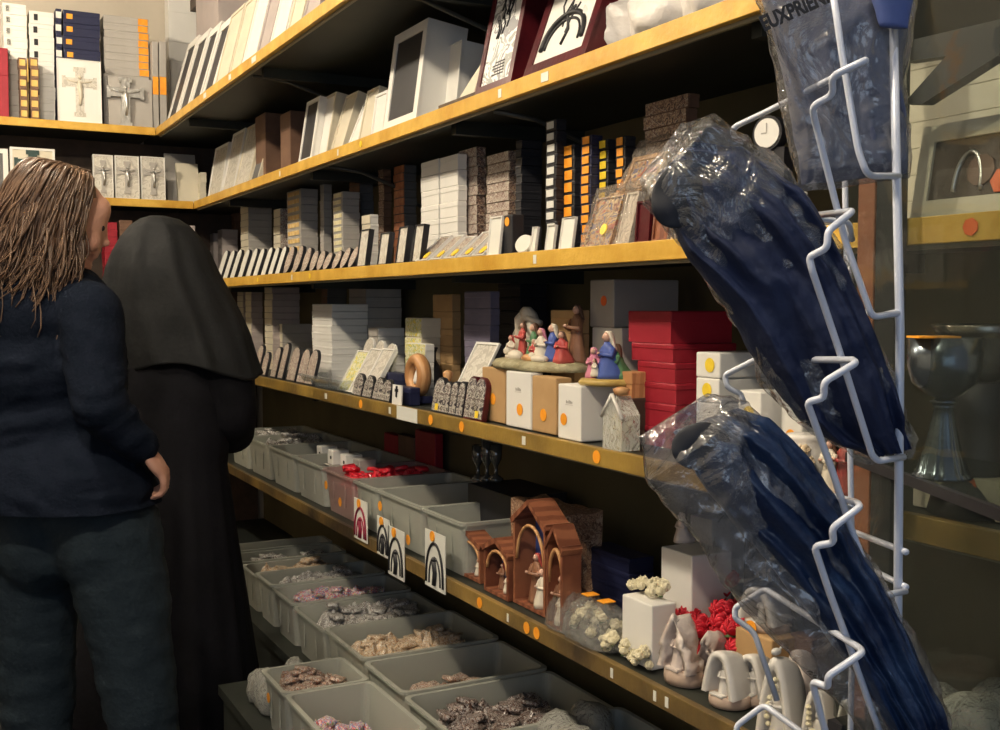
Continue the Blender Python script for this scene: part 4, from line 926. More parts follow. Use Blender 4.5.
# stone angel on the white carton; orange sticker round
zz = ztop(wc)+.001
figure((1.33, onX(683, 555, 1.33).y, zz), .06, 'cream', 'cream', AISLE, 'small stone angel standing on the white carton behind the roses', True, all_one=STONE)
def grotto(loc, w, h, d, label, rough=False, base=True, mt=CERA, tall=1.0, sticker=False, flower=False, statue=True, yaw=AISLE+.12, name='grotto_ornament'):
    root = empty(name, loc, (0, 0, yaw)); tag(root, label, 'ornament')
    bh = h*.2 if base else 0
    if base:
        m = MB(); rs = []
        for z, s in ((0, .97), (bh*.4, 1.0), (bh, .97), (bh+.0002, .9)):
            rs.append([Vector((w*.50*s*math.cos(t), d*.44+d*.50*s*math.sin(t), z)) for t in [2*PI*i/28 for i in range(28)]])
        m.rings(rs); m.build('base', PINK, root)
    H = h-bh; n = 25; nd = 7
    def surf(s, back, thick):
        rs = []
        for j in range(nd):
            q = j/(nd-1); sc = math.cos(q*PI/2*.93)**.38 if back else 1
            dep = q*d*.95 if back else 0
            ring = []
            for i in range(n):
                a = PI*i/(n-1); tt = math.cos(a); tt = math.copysign(abs(tt)**.8, tt); ex = 2.7 if tall < 1.1 else (1.9 if tall < 1.4 else 1.5)
                x = w/2*s*tt*sc; z = (H*(1-(1-s)*.55))*(1-abs(tt)**ex)*(sc**.5)
                p = Vector((x, dep*thick, z+bh))
                if rough:
                    nn = noise.noise(Vector((x*70, dep*60, z*70)))*.010+noise.noise(Vector((x*30, dep*30+3, z*30)))*.012; p += Vector((nn, -abs(nn)*.5, nn if i not in (0, n-1) else 0))
                ring.append(p)
            rs.append(ring)
        return rs
    outer = surf(1, True, 1.0); inner = surf(.72, True, .72); m = MB(); bm = m.bm
    vo = [[bm.verts.new(p) for p in r] for r in outer]; vi = [[bm.verts.new(p) for p in r] for r in inner]
    for vv in (vo, vi):
        for a, b in zip(vv, vv[1:]):
            for i in range(n-1): bm.faces.new((a[i], a[i+1], b[i+1], b[i])).smooth = True
    for i in range(n-1): bm.faces.new((vo[0][i], vo[0][i+1], vi[0][i+1], vi[0][i])).smooth = True
    bm.faces.new(vo[-1]); bm.faces.new(vi[-1]); bmesh.ops.remove_doubles(bm, verts=bm.verts[:], dist=1e-5)
    m.build('arch_shell', mt, root)
    if statue: figure((0, d*.22, bh+.0005), H*.66, 'white', 'white', 0, None, all_one=mt, parent=root, name='statue')
    m = MB().box(-w*.2, w*.2, -.004, d*.12, bh, bh+H*.05, bev=.001); m.build('step', mt, root)
    if flower:
        m = MB(); 
        for i in range(9): rosemesh(m, (random.uniform(-.3, .3)*w*.4, -.004, bh+H*(.1+.08*i)), .005)
        m.build('flower_garland', ROSEC, root)
    if sticker: MB().prism(circ(.012, 16), -.003, -.0015, m=Matrix.Translation((0, -.006, bh*.5))).build('price_sticker', OR, root)
    return root
def gplace(k, u0, u1, vt, x, d, label, **kw):
    za = ZT[k] if 'z0' not in kw else kw.pop('z0')
    ya, yb3 = ysolve(u0, x, za), ysolve(u1, x, za); h = onX((u0+u1)/2, vt, x).z-za
    return grotto((x, (ya+yb3)/2, za+.0006), (ya-yb3), h, d, label, **kw)
gplace(1, 659, 686, 613, 1.14, .06, 'jagged stone grotto ornament, leftmost beside the cream rose carton', rough=True, mt=STONE, tall=1.5)
gplace(1, 703, 731, 652, 1.14, .07, 'smooth white arched grotto with standing figure near shelf edge')
gplace(1, 697, 716, 632, 1.21, .05, 'jagged stone grotto ornament behind the smooth white one', rough=True, mt=STONE, tall=1.5)
gplace(1, 735, 760, 655, 1.19, .06, 'white arched grotto with orange sticker behind the bell ornament', sticker=True)
gplace(1, 757, 788, 657, 1.13, .07, 'tall pointed white bell ornament with flowers and bird on top', tall=1.25, flower=True, base=False, name='bell_ornament')
o = bpy.data.objects['bell_ornament']; h_ = .11
m = MB().sph((0, .006, onX(772, 652, 1.13).z-ZT[1]), (.006, .010, .006), 2); m.tube([(0, .012, onX(772, 652, 1.13).z-ZT[1]), (0, .022, onX(772, 646, 1.13).z-ZT[1])], .002, 6); m.build('bird', CERA, o)
gplace(1, 800, 826, 690, 1.13, .05, 'white rimmed arch ornament with yellow roses near the frame bottom', flower=True, base=False, tall=1.0, name='arch_ornament')
gplace(1, 782, 806, 650, 1.20, .06, 'pale shell ornament behind the rose arch ornament', statue=False, base=False, mt=STONE, name='shell_ornament')
gplace(1, 834, 852, 700, 1.14, .05, 'small white ornament with orange sticker beside the end post', base=True, sticker=True)
bx = card(1, 1.24, 735, 772, 800, 641, KR, 'kraft carton carrying the raised white grotto', xmax=1.45)
gplace(1, 738, 771, 588, 1.25, .08, 'raised white arched grotto with orange sticker on kraft carton', z0=ztop(bx)+.0005, sticker=True)
card(1, 1.29, 790, 812, 835, 640, BR, 'dark brown carton beside the raised white grotto')
# second shelf right: ivory figurines and jar
for i, (u, x) in enumerate(((772, 1.16), (786, 1.15), (800, 1.14))):
    p = shelfpt(2, u, x); bouquet(p, .025, .022, 12, .0095, mat('ivory_gold', (.62, .48, .30), (.75, .62, .45), 50, .35), f'ivory and gold flower ornament, {oleft(i)} behind lower garment bag', .045, group='ivory flower ornaments behind the lower garment bag', cat='ornament')
p = shelfpt(2, 806, 1.17); o = MB().lathe([(.03, 0), (.034, .01), (.034, .05), (.028, .06), (.03, .065), (.0305, .072), (.02, .073)], 24).build('ivory_jar', CERA, None, p); tag(o, 'ivory lidded jar between the two garment bags', 'jar')
p = shelfpt(2, 829, 1.13); figure(p, .075, 'cream', 'hair', AISLE, 'little ivory figurine with orange sticker beside the end post')
p = shelfpt(2, 843, 1.14); figure(p, .08, 'red', 'hair', AISLE, 'little painted figurine touching the end post on second shelf')
# hanging clock near the post between fourth and third shelves
pc = onX(767, 133, 1.22)
root = empty('wall_clock', (1.22, pc.y, pc.z), (0, 0, AISLE+.25)); tag(root, 'small round white clock with dark rim between third and fourth shelves', 'clock')
MB().prism(circ(.028, 32), 0, .02, m=Matrix.Identity(4)).build('clock_case', BK, root)
MB().prism(circ(.0235, 32), -.0015, 0).build('clock_face', W, root)
m = MB().box(-.0008, .0008, -.0025, -.0015, 0, .016); m.box(-.010, 0, -.0025, -.0015, -.0008, .0008); m.build('clock_hands', GR, root)
MB().box(-.03, .03, .004, .03, -(pc.z-ZT[3]), -.024).build('clock_stand', BK, root)
# ------------------------------------------------------------------ far wall shelves (front plane y = YB)
def stackb(k, yf, ul, ur, vt, n, mt, desc, where, group, depth=.12, vb=None, z0=None, lab=None, labx=(.05, .35), labh=.6, name='gift_box', jit=.002, cat='box', lab2=None):
    zb = ZT[k] if z0 is None else z0
    a = onY(ul, vt, yf); b = onY(ur, vt, yf); sx = b.x-a.x; zt = a.z; H = (zt-zb)/n; first = None; out = []
    for i in range(n):
        loc = ((a.x+b.x)/2+random.uniform(-jit, jit), yf+depth/2+random.uniform(0, jit), zb+i*H+.0004)
        if first is None:
            o = boxmesh(sx-2*jit, depth, H).build(name, mt, None, loc); first = o
            if lab: MB().box(-sx/2+sx*labx[0], -sx/2+sx*labx[1], -depth/2-.001, -depth/2-.0001, H*(.5-labh/2), H*(.5+labh/2)).build('printed_label', lab, o)
            if lab2: MB().box(-sx/2+sx*lab2[1], -sx/2+sx*lab2[2], -depth/2-.001, -depth/2-.0001, H*.25, H*.75).build('price_sticker', lab2[0], o)
        else: o = dup(first, loc)
        tag(o, f'{desc}, {otop(n-1-i)} {where}' if n > 1 else f'{desc} {where}', cat, group); out.append(o)
    return out
o = stackb(5, YB+.03, -14, 8, 46, 1, RD, 'tall red box', 'at the left end of the far top shelf', None)[0]
g = stackb(5, YB+.10, 2, 28, 58, 4, GR, 'grey box', 'of the grey base under white labelled boxes', 'grey boxes under the white labelled pile')
zz = ztop(g[-1]); stackb(5, YB+.10, 2, 27, 2, 5, W, 'white labelled box', 'of the left white pile on far top shelf', 'left white labelled pile', z0=zz, lab=TIC, lab2=(INK, .15, .3))
for j, (ul, ur) in enumerate(((18, 27), (29, 39))):
    stackb(5, YB+.02, ul, ur, 57, 6, BR, 'brown box with gold disc', f'of the {["left", "right"][j]} gold disc column', f'{["left", "right"][j]} column of gold disc boxes', depth=.06, lab=GOLD, labx=(.2, .85), labh=.6)
o = stackb(5, YB+.015, 27.3, 28.8, 58, 1, GOLD, 'thin gold upright rod', 'between the gold disc columns', None, depth=.03, cat='rod', name='gold_rod')[0]
stackb(5, YB+.11, 28, 54, 10, 9, W, 'white labelled carton', 'of the right white pile on far top shelf', 'right white labelled pile', lab2=(INK, .2, .35), depth=.14)
stackb(5, YB+.09, 55, 62, 8, 9, NV, 'slim navy box with white label', 'of the narrow navy column', 'narrow navy column', lab=TIC, labx=(.1, .9), labh=.5)
stackb(5, YB+.09, 62, 100, 9, 9, NV, 'navy box with orange label', 'of the wide navy stack', 'wide navy stack on the far top shelf', lab=OR, labx=(.1, .26), labh=.4)
gg = stackb(5, YB+.10, 103, 150, 73, 3, GR, 'grey carton', 'of the hidden base under orange ended boxes', 'grey base cartons on the far top shelf')
stackb(5, YB+.10, 103, 149, 14, 8, GR, 'grey box with orange end', 'of the orange ended stack', 'orange ended stack', z0=ztop(gg[-1]), lab=OR, labx=(.76, .97), labh=.85)
for i, (ul, ur) in enumerate(((151, 158), (159, 167))):
    stackb(5, YB+.06, ul, ur, 41, 1, GR, f'{["left", "right"][i]} upright grey book with orange top', 'beside the crucifix', None, lab=OR, labx=(.1, .9), labh=.2, name='book', cat='book')
CRB = stackb(5, YB+.30, 168, 235, -8, 3, W, 'big white storage carton', 'behind the slotted plaques', 'big white cartons in the far corner', depth=.09, jit=.001, name='carton')
# icon panel with cross shaped figures
def ypanel(ul, ur, vt, k, yf, lean, t, frame, pic, name, label, cat, fw=.006, z0=None):
    z0 = ZT[k] if z0 is None else z0
    a, b = onY(ul, vt, yf), onY(ur, vt, yf); w2 = b.x-a.x; h = (a.z-z0)
    o = panel_obj(w2, h, t, frame, frame, pic, fw); o.name = name; o.location = ((a.x+b.x)/2, yf, z0+.0005); o.rotation_euler = (-lean, 0, 0); tag(o, label, cat); return o, w2, h
def crucifix_mesh(h, w2, t=.01, flare=1.0, mi=None):
    m = MB(); a = w2*.13
    m.box(-a, a, -t, 0, 0, h); m.box(-w2/2, -a, -t, 0, h*.60, h*.78); m.box(a, w2/2, -t, 0, h*.60, h*.78)
    m.box(-a*1.5, a*1.5, -t*1.02, -.001, h*.90, h); m.box(-w2/2-a*.4, -w2/2+a*.5, -t*1.02, -.001, h*.57, h*.81); m.box(w2/2-a*.5, w2/2+a*.4, -t*1.02, -.001, h*.57, h*.81); m.box(-a*1.4, a*1.4, -t*1.02, -.001, 0, h*.08)
    return m
def corpus(m, h, w2, t):
    m.tube([(0, -t-.004, h*.22), (.004, -t-.006, h*.42), (0, -t-.006, h*.62), (0, -t-.006, h*.72)], .006, 8, rr=[h*.022, h*.038, h*.05, h*.03])
    m.sph((0.0, -t-.006, h*.79), h*.035, 2)
    for s_ in (-1, 1): m.tube([(0, -t-.005, h*.69), (s_*w2*.22, -t-.004, h*.70), (s_*w2*.42, -t-.003, h*.73)], .004, 6, rr=[h*.022, h*.016, h*.012])
    return m
o, w2, h = ypanel(57, 101, 57, 5, YB+.028, .05, .02, W, mat('icon_white_ground', (.82, .81, .77), None, 5, .4), 'painted_icon', 'white panel with printed cross of figures on far top shelf', 'icon', .003)
m = crucifix_mesh(h*.78, w2*.72, .0015); m.build('printed_cross', PALEF, o).location = (0, -.001, h*.1)
m = corpus(MB(), h*.78, w2*.7, .001); m.build('printed_figure', ROBE['cream'], o).location = (0, .002, h*.1)
o, w2, h = ypanel(108, 152, 76, 5, YB+.055, .03, .02, GR, GR, 'backing_board', 'grey board behind the metal crucifix', 'board', .0)
a, b = onY(105, 75, YB+.03), onY(146, 75, YB+.03); h = a.z-ZT[5]
m = crucifix_mesh(h, b.x-a.x-.03, .012); o = m.build('crucifix', SILV, None, ((a.x+b.x)/2, YB+.045, ZT[5]+.0005), (-.04, 0, 0)); tag(o, 'silver metal crucifix standing on the far top shelf', 'crucifix')
corpus(MB(), h, b.x-a.x-.03, .012).build('corpus', SILV, o)
# far fourth shelf
ypanel(-12, 8, 147, 4, YB+.06, .12, .02, W, DG, 'framed_picture', 'white framed panel at the left end of far fourth shelf', 'panel', .02)
o, w2, h = ypanel(10, 55, 146, 4, YB+.06, .10, .03, W, CR, 'framed_picture', 'white framed panel with dark cross above the woman head', 'panel', .01)
crucifix_mesh(h*.9, w2*.75, .006).build('dark_cross', mat('dark_green_enamel', (.02, .05, .045), None, 5, .4), o).location = (0, 0, h*.05)
for i, (ul, ur) in enumerate(((93, 113), (115, 139), (141, 165))):
    o, w2, h = ypanel(ul, ur, 154+i, 4, YB+.035, .06, .02, W, PALEF, 'crucifix_plaque', f'pale plaque with hanging crucifix, {oleft(i)} on far fourth shelf', 'plaque', .004)
    o['group'] = 'crucifix plaques on the far fourth shelf'
    crucifix_mesh(h*.75, w2*.75, .004).build('cross', GR, o).location = (0, -.001, h*.12)
    corpus(MB(), h*.75, w2*.75, .004).build('corpus', SILV, o).location = (0, -.001, h*.12)
ypanel(167, 198, 149, 4, YB+.14, .30, .02, GR, GR, 'leaning_board', 'grey board leaning in the corner of far fourth shelf', 'board', .0)
o, w2, h = ypanel(178, 200, 160, 4, YB+.08, .28, .02, CR, CR, 'leaning_board', 'cream board leaning before the grey corner board', 'board', .0)
stackb(4, YB+.04, 200, 207, 172, 3, CR, 'tiny cream box', 'of the little corner stack on fourth shelf', 'little corner stack', depth=.05)
# far third / second shelves mostly hidden by the people
for i, (ul, ur, n, mt, vt) in enumerate(((-30, 10, 6, BR, 225), (20, 60, 6, DG, 220), (104, 118, 8, RD, 222), (119, 133, 8, BR, 220), (134, 150, 6, FLOR, 226), (152, 175, 8, GR, 222), (178, 196, 7, PG, 225))):
    stackb(3, YB+.05, ul, ur, vt, n, mt, ['dark brown', 'dark grey', 'dark red', 'brown', 'floral', 'grey', 'pinkish'][i]+' small box', 'of its far third shelf pile', f'far third shelf pile number {ORD[i+1]}', depth=.1)
# ------------------------------------------------------------------ people
def blob(name, caps, ells, vox, mats, parent=None, smooth=8, fn=None):
    m = MB()
    for (p0, r0, p1, r1) in caps:
        p0, p1 = Vector(p0), Vector(p1); n = max(2, int((p1-p0).length/min(r0, r1)/.5)+1)
        m.tube([p0+(p1-p0)*i/n for i in range(n+1)], 1, 14, rr=[r0+(r1-r0)*i/n for i in range(n+1)]); m.sph(p0, r0*.995, 2); m.sph(p1, r1*.995, 2)
    for e in ells:
        c, r, mm = (e+(None,))[:3]; m.sph(c, r, 3, None, mm)
    o = m.build('tmp_blob', mats)
    md = o.modifiers.new('r', 'REMESH'); md.mode = 'VOXEL'; md.voxel_size = vox
    ms = o.modifiers.new('s', 'SMOOTH'); ms.iterations = smooth; ms.factor = .5
    dg = bpy.context.evaluated_depsgraph_get(); me = bpy.data.meshes.new_from_object(o.evaluated_get(dg)); me.name = name
    old = o.data; bpy.data.objects.remove(o); bpy.data.meshes.remove(old)
    if fn:
        me.update(); ns = [v.normal.copy() for v in me.vertices]
        for v, nn in zip(me.vertices, ns): v.co = fn(v.co.copy(), nn)
    for p in me.polygons: p.use_smooth = True
    me.materials.clear()
    for x in (mats if isinstance(mats, (list, tuple)) else [mats]): me.materials.append(x)
    o = bpy.data.objects.new(name, me); COL.objects.link(o)
    if parent: o.parent = parent
    return o
SWEAT = mat('dark_navy_knit', (.004, .007, .014), (.007, .010, .019), 30, .9, 0, .25, 120, spec=.08)
JEAN = mat('dark_denim', (.011, .019, .027), (.018, .029, .038), 18, .8, 0, .3, 90, spec=.2)
HAIR = mat('brown_hair', (.065, .036, .022), (.17, .10, .06), 30, .38, 0, 0, spec=.5)
BLACKC = mat('black_wool_cloth', (.004, .004, .006), (.006, .006, .009), 10, .85, 0, .2, 60, spec=.15)
VEILC = mat('black_veil_cloth', (.009, .010, .011), (.012, .013, .015), 10, .7, 0, .2, 60, spec=.2)
D = 2.5
def P(u, v, d=D): return atD(u, v, d)
fh = Vector((Fw.x, Fw.y, 0)).normalized(); rh = Vector((Rt.x, Rt.y, 0)).normalized()
head = P(66, 220); neck0 = P(54, 268); chestc = P(38, 330)
shR, shL = P(91, 314, 2.42), P(-38, 312, 2.60)
elR = P(100, 408, 2.34); wrR = P(143, 447, 2.40)
elL = P(-52, 410, 2.62); wrL = P(10, 452, 2.80)
hipR, hipL = P(112, 535, 2.46), P(28, 535, 2.52)
knR, knL = P(143, 712, 2.46), P(38, 712, 2.54)
anR = Vector((knR.x+.01, knR.y-.03, .09)); anL = Vector((knL.x-.01, knL.y-.03, .09))
toe = (fh*.8+rh*.55).normalized()
fd = (rh*.86+fh*.42+Vector((0, 0, -.32))).normalized()      # where the face looks
sd = fd.cross(Vector((0, 0, 1))).normalized(); ud = sd.cross(fd).normalized()
HM = Matrix((sd, fd, ud)).transposed().to_4x4()
hp = lambda a, b, c: head+sd*a+fd*b+ud*c
caps = [(neck0, .055, hp(0, -.01, -.06), .052), (P(45, 300), .06, neck0, .055), (shR, .06, elR, .045), (elR, .044, wrR, .027), (shL, .06, elL, .045), (elL, .044, wrL, .027),
        (hipR, .082, knR, .060), (knR, .060, anR, .042), (hipL, .082, knL, .060), (knL, .060, anL, .042), (anR, .04, anR+toe*.14+Vector((0, 0, -.05)), .034), (anL, .04, anL+toe*.14+Vector((0, 0, -.05)), .034),
        (shR, .06, P(45, 305), .08), (shL, .06, P(45, 305), .08), (P(38, 340), .11, P(60, 440), .11), (P(60, 440), .11, P(66, 505), .105)]
ells = [(head, (.072, .090, .105), HM), (hp(0, .088, -.020), (.009, .020, .012), HM), (hp(0, .084, -.004), (.007, .013, .020), HM), (hp(0, .083, -.044), (.020, .010, .007), HM), (hp(0, .078, -.055), (.022, .013, .012), HM), (hp(0, .060, -.085), (.026, .026, .02), HM),
        (hp(0, .060, .040), (.05, .027, .038), HM), (hp(.03, .055, -.03), (.025, .03, .03), HM), (hp(-.03, .055, -.03), (.025, .03, .03), HM)]
# hand: palm and five fingers, relaxed and curled
def hand(wr, el, caps, ells, side):
    d = (wr-el).normalized(); d = (d+Vector((0, 0, -.25))).normalized(); nrm = d.cross(fh).normalized(); ac = d.cross(nrm).normalized()
    pc_ = wr+d*.045
    mm = Matrix((ac, d, nrm)).transposed().to_4x4(); ells.append((pc_, (.038, .048, .015), mm))
    for i, (o_, L) in enumerate(((-.027, .072), (-.009, .080), (.010, .075), (.028, .058))):
        b0_ = wr+d*.078+ac*o_; cur = -nrm*side
        b1 = b0_+(d*.85+cur*.45)*L*.42; b2 = b1+(d*.35+cur*.9)*L*.33; b3 = b2+(-d*.25+cur*.8)*L*.25
        caps += [(b0_, .0092, b1, .0085), (b1, .0085, b2, .0078), (b2, .0078, b3, .0068)]
    t0 = wr+d*.02-ac*.032; t1 = t0+(-ac*.6+d*.8-nrm*side*.3)*.036; t2 = t1+(-ac*.1+d*.9-nrm*side*.5)*.028
    caps += [(t0, .013, t1, .0105), (t1, .0105, t2, .0085)]
hand(wrR, elR, caps, ells, 1); hand(wrL, elL, caps, ells, -1)
woman = blob('person', caps, ells, .0055, SKIN, smooth=5)
tag(woman, 'person with long wavy brown hair, dark navy top and jeans, browsing beside the nun', 'person')
m = MB()
for s_ in (-1, 1): m.sph(hp(s_*.030, .074, .006), .0085, 2)
m.build('eyes', mat('eye_dark', (.03, .02, .02), None, 5, .2), woman)
def folds(a, f, zc=None):
    def fn(p, n):
        q = Vector((p.x*f, p.y*f, p.z*f*2.4)); return p+n*a*(noise.noise(q)+.5*noise.noise(q*2.3))
    return fn
def sweaterfold(p, n):
    a = .006+.006*max(0, min(1, (1.12-p.z)/.2)); q = Vector((p.x*7, p.y*7, p.z*30+3*noise.noise(p*5)))
    return p+n*a*(noise.noise(q)+.4*noise.noise(q*2))
c2_ = [(shR, .070, elR, .060), (elR, .058, wrR-(wrR-elR).normalized()*.005, .040), (shL, .078, elL, .062), (elL, .06, wrL, .04), (shR, .07, P(52, 296), .066), (shL, .07, P(36, 296), .066),
       (P(55, 318), .14, P(25, 318), .14), (P(55, 370), .148, P(20, 370), .148), (P(62, 430), .142, P(30, 430), .14), (P(80, 490, 2.47), .165, P(38, 490, 2.49), .165), (P(84, 505, 2.46), .172, P(40, 505, 2.48), .172), (P(54, 285), .062, P(52, 300), .08),
       (P(84, 350, 2.6), .10, P(84, 440, 2.62), .095)]
sw = blob('sweater', c2_, [], .008, SWEAT, woman, 6, sweaterfold)
# flat hem: cut the sweater below hip line
def cut(o, z, below=True):
    bm = bmesh.new(); bm.from_mesh(o.data)
    bmesh.ops.bisect_plane(bm, geom=bm.verts[:]+bm.edges[:]+bm.faces[:], plane_co=(0, 0, z), plane_no=(0, 0, 1), clear_inner=below, clear_outer=not below)
    bm.to_mesh(o.data); bm.free()
zh = P(80, 500).z; cut(sw, zh)
c3_ = [(hipR, .115, P(72, 500), .125), (hipL, .115, P(52, 500), .125), (hipR, .112, knR, .080), (knR, .078, anR+Vector((0, 0, .02)), .066), (hipL, .112, knL, .080), (knL, .078, anL+Vector((0, 0, .02)), .066), (P(95, 480), .12, P(35, 480), .12), (P(104, 530, 2.44), .10, P(100, 550, 2.44), .10), (P(38, 530, 2.47), .10, P(42, 550, 2.47), .10)]
je = blob('jeans', c3_, [], .009, JEAN, woman, 6, folds(.006, 9)); cut(je, zh+.06, False)
m = MB(); rs = []
for an in (anR, anL):
    b = an+toe*.05; m.sph((b.x, b.y, .045), (.05, .13, .045), 3, None, Matrix.Rotation(math.atan2(toe.y, toe.x)-PI/2, 4, 'Z'))
for v in m.bm.verts: v.co.z = max(v.co.z, .001)
m.build('shoes', BK, woman)
# hair: cap plus many wavy locks
m = MB(); random.seed(11)
hb_ = []
capc = head+ud*.012-fd*.030
m.sph(capc, (.092, .100, .108), 4, None, HM)
for v in m.bm.verts:  # open the face side
    q = v.co-head; 
    if q.dot(fd) > .030 and q.dot(ud) < .060: v.co -= fd*(q.dot(fd)-.030)
crown = hp(0, -.015, .115)
back = -fd
for i in range(1300):
    a = random.uniform(-2.2, 2.2); ca, sa = math.cos(a), math.sin(a)
    dirh = (back*ca+sd*sa)
    st = crown+Vector((random.uniform(-.03, .03), random.uniform(-.03, .03), random.uniform(-.01, .0)))
    k = random.uniform(.97, 1.10); face = max(0, -ca)
    pts = [st]
    top = capc+(ud*.75+dirh*.72)*.108*k
    mid = capc+dirh*(.102 if abs(sa) < .7 else .094)*k+ud*.0-Vector((0, 0, .01))
    L = random.uniform(.15, .30)*(1-.30*face)
    low = mid+dirh*random.uniform(-.015, .03)+Vector((0, 0, -L*.55))+(-rh)*.022
    end = low+Vector((0, 0, -L*.45))+(-rh)*random.uniform(.0, .08)+dirh*random.uniform(-.02, .03)
    ctrl = [st, top, mid, low, end]; ph = random.uniform(0, 6); wv = random.uniform(.003, .011)
    out = []
    for j in range(17):
        t = j/16*4; i0 = min(int(t), 3); f_ = t-i0
        p0_, p1_, p2_, p3_ = ctrl[max(i0-1, 0)], ctrl[i0], ctrl[i0+1], ctrl[min(i0+2, 4)]
        q = .5*((2*p1_)+(-p0_+p2_)*f_+(2*p0_-5*p1_+4*p2_-p3_)*f_*f_+(-p0_+3*p1_-3*p2_+p3_)*f_**3)
        w_ = wv*(j/16)*2; out.append(q+sd*math.sin(j*.8+ph)*w_+fd*math.cos(j*.7+ph)*w_)
    r = random.uniform(.0010, .0025)
    m.tube(out, r, 5, rr=[r*(.6+.8*math.sin(PI*min(j/16*.9+.1, 1))) for j in range(17)])
m.sph(P(48, 262), (.07, .07, .10), 3)
m.build('hair', HAIR, woman)
# nun
DN = 3.4
def PN(u, v): return atD(u, v, DN)
pxm = FPX/DN
def ringN(u0, u1, v, bfac, n=120, rip=0, nf=0, seed=0, dshift=0, zflat=True):
    c = PN((u0+u1)/2, v)+fh*dshift; a = (u1-u0)/2/pxm; b = a*bfac if bfac < 2 else bfac
    out = []
    for i in range(n):
        t = 2*PI*i/n; k = 1+rip*(noise.noise(Vector((math.cos(t)*nf, math.sin(t)*nf, seed)))) 
        out.append(c+rh*(a*math.cos(t)*k)+fh*(b*math.sin(t)*k))
    return out
zN0 = 0
hN = PN(158, 250)
fdn = (fh*.55-rh*.35+Vector((0, 0, -.35))).normalized(); sdn = fdn.cross(Vector((0, 0, 1))).normalized(); udn = sdn.cross(fdn)
HN = Matrix((sdn, fdn, udn)).transposed().to_4x4()
fp = lambda p, z: Vector((p.x, p.y, z))
n1, n2 = PN(156, 500), PN(192, 500)
caps = [(PN(160, 300), .06, hN, .05), (PN(125, 325), .06, PN(210, 325), .06), (PN(168, 340), .085, PN(172, 440), .085), (PN(172, 440), .085, PN(174, 500), .085),
        (n1, .065, fp(n1, .45), .05), (fp(n1, .45), .05, fp(n1, .08), .04), (n2, .065, fp(n2, .45), .05), (fp(n2, .45), .05, fp(n2, .08), .04),
        (fp(n1, .06), .04, fp(n1, .035)+fh*.14, .032), (fp(n2, .06), .04, fp(n2, .035)+fh*.14, .032),
        (PN(205, 325), .045, PN(222, 395), .04), (PN(222, 395), .038, PN(195, 420)+fh*.14, .026), (PN(130, 325), .045, PN(126, 400), .04), (PN(126, 400), .038, PN(152, 420)+fh*.14, .026)]
ells = [(hN, (.072, .09, .105), HN), (hN+fdn*.09-udn*.01, (.011, .02, .02), HN), (hN+fdn*.06-udn*.08, (.025, .025, .02), HN)]
hand(PN(195, 420)+fh*.14, PN(222, 410), caps, ells, 1); hand(PN(152, 420)+fh*.14, PN(126, 414), caps, ells, -1)
nun = blob('person', caps, ells, .007, SKIN, smooth=4)
tag(nun, 'nun seen from behind in a black habit and long grey black veil', 'person')
# habit
m = MB(); data = [(722, 66, 264, .80), (700, 68, 262, .8), (650, 76, 254, .8), (600, 86, 247, .8), (550, 98, 239, .8), (500, 108, 232, .78), (465, 116, 227, .75), (430, 118, 230, .72), (390, 112, 232, .68), (350, 110, 228, .62), (325, 116, 218, .58), (308, 132, 200, .6), (296, 146, 180, .7)]
rs = []
for v, a, b, f in data:
    amp = .10*max(0, (v-430)/290)+.015
    rs.append(ringN(a, b, v, f, rip=amp, nf=4.5, seed=0))
rs2 = []
for i in range(len(rs)-1):
    for j in range(4): rs2.append([p.lerp(q, j/4) for p, q in zip(rs[i], rs[i+1])])
rs2.append(rs[-1])
m.rings(rs2)
hab = m.build('habit', BLACKC, nun)
# sleeves
def sleeve(pts, rr, name='sleeve'):
    mm = MB(); c = [Vector(p) for p in pts]; out, ro = [], []
    for i in range(len(c)-1):
        for j in range(6): out.append(c[i].lerp(c[i+1], j/6)); ro.append(rr[i]+(rr[i+1]-rr[i])*j/6)
    out.append(c[-1]); ro.append(rr[-1]); mm.tube(out, 1, 28, rr=ro)
    for v in mm.bm.verts: v.co += Vector((.01, .01, .006))*noise.noise(v.co*14)
    return mm.build(name, BLACKC, nun)
sleeve([PN(212, 330), PN(228, 385), PN(232, 415), PN(222, 436)+fh*.10], [.075, .085, .075, .075])
sleeve([PN(128, 330), PN(122, 385), PN(122, 415), PN(145, 436)+fh*.16], [.07, .08, .07, .07])
# veil
m = MB(); data = [(216, 150, 166, 1.0, .02), (219, 141, 178, .95, .02), (226, 131, 189, .9, .01), (238, 121, 200, .85, 0), (252, 113, 209, .82, 0), (268, 106, 216, .78, 0), (290, 101, 227, .72, 0), (312, 102, 237, .70, 0), (335, 108, 247, .68, 0), (352, 113, 255, .68, 0), (366, 118, 259, .68, 0)]
rs = []
for i, (v, a, b, f, ds) in enumerate(data):
    amp = .02+.10*(i/len(data)); r = ringN(a, b, v, f, rip=amp, nf=3.2, seed=5)
    if i >= len(data)-2:     # hem dips at the sides and rises at the back
        for j, p in enumerate(r):
            t = 2*PI*j/len(r); p.z += .035*math.cos(2*t)*0 - .03*math.cos(t)**2*(1 if math.cos(t) > 0 else .2)+.015*math.sin(3*t)*(i-len(data)+2)
    rs.append(r)
rs2 = []
for i in range(len(rs)-1):
    for j in range(5): rs2.append([p.lerp(q, j/5) for p, q in zip(rs[i], rs[i+1])])
rs2.append(rs[-1])
for r in rs2:
    for j, p in enumerate(r):
        q = Vector((p.x*9, p.y*9, p.z*5)); r[j] = p+Vector((rh.x, rh.y, 0))*.006*noise.noise(q)-fh*.012*noise.noise(q*1.3+Vector((4, 4, 0)))
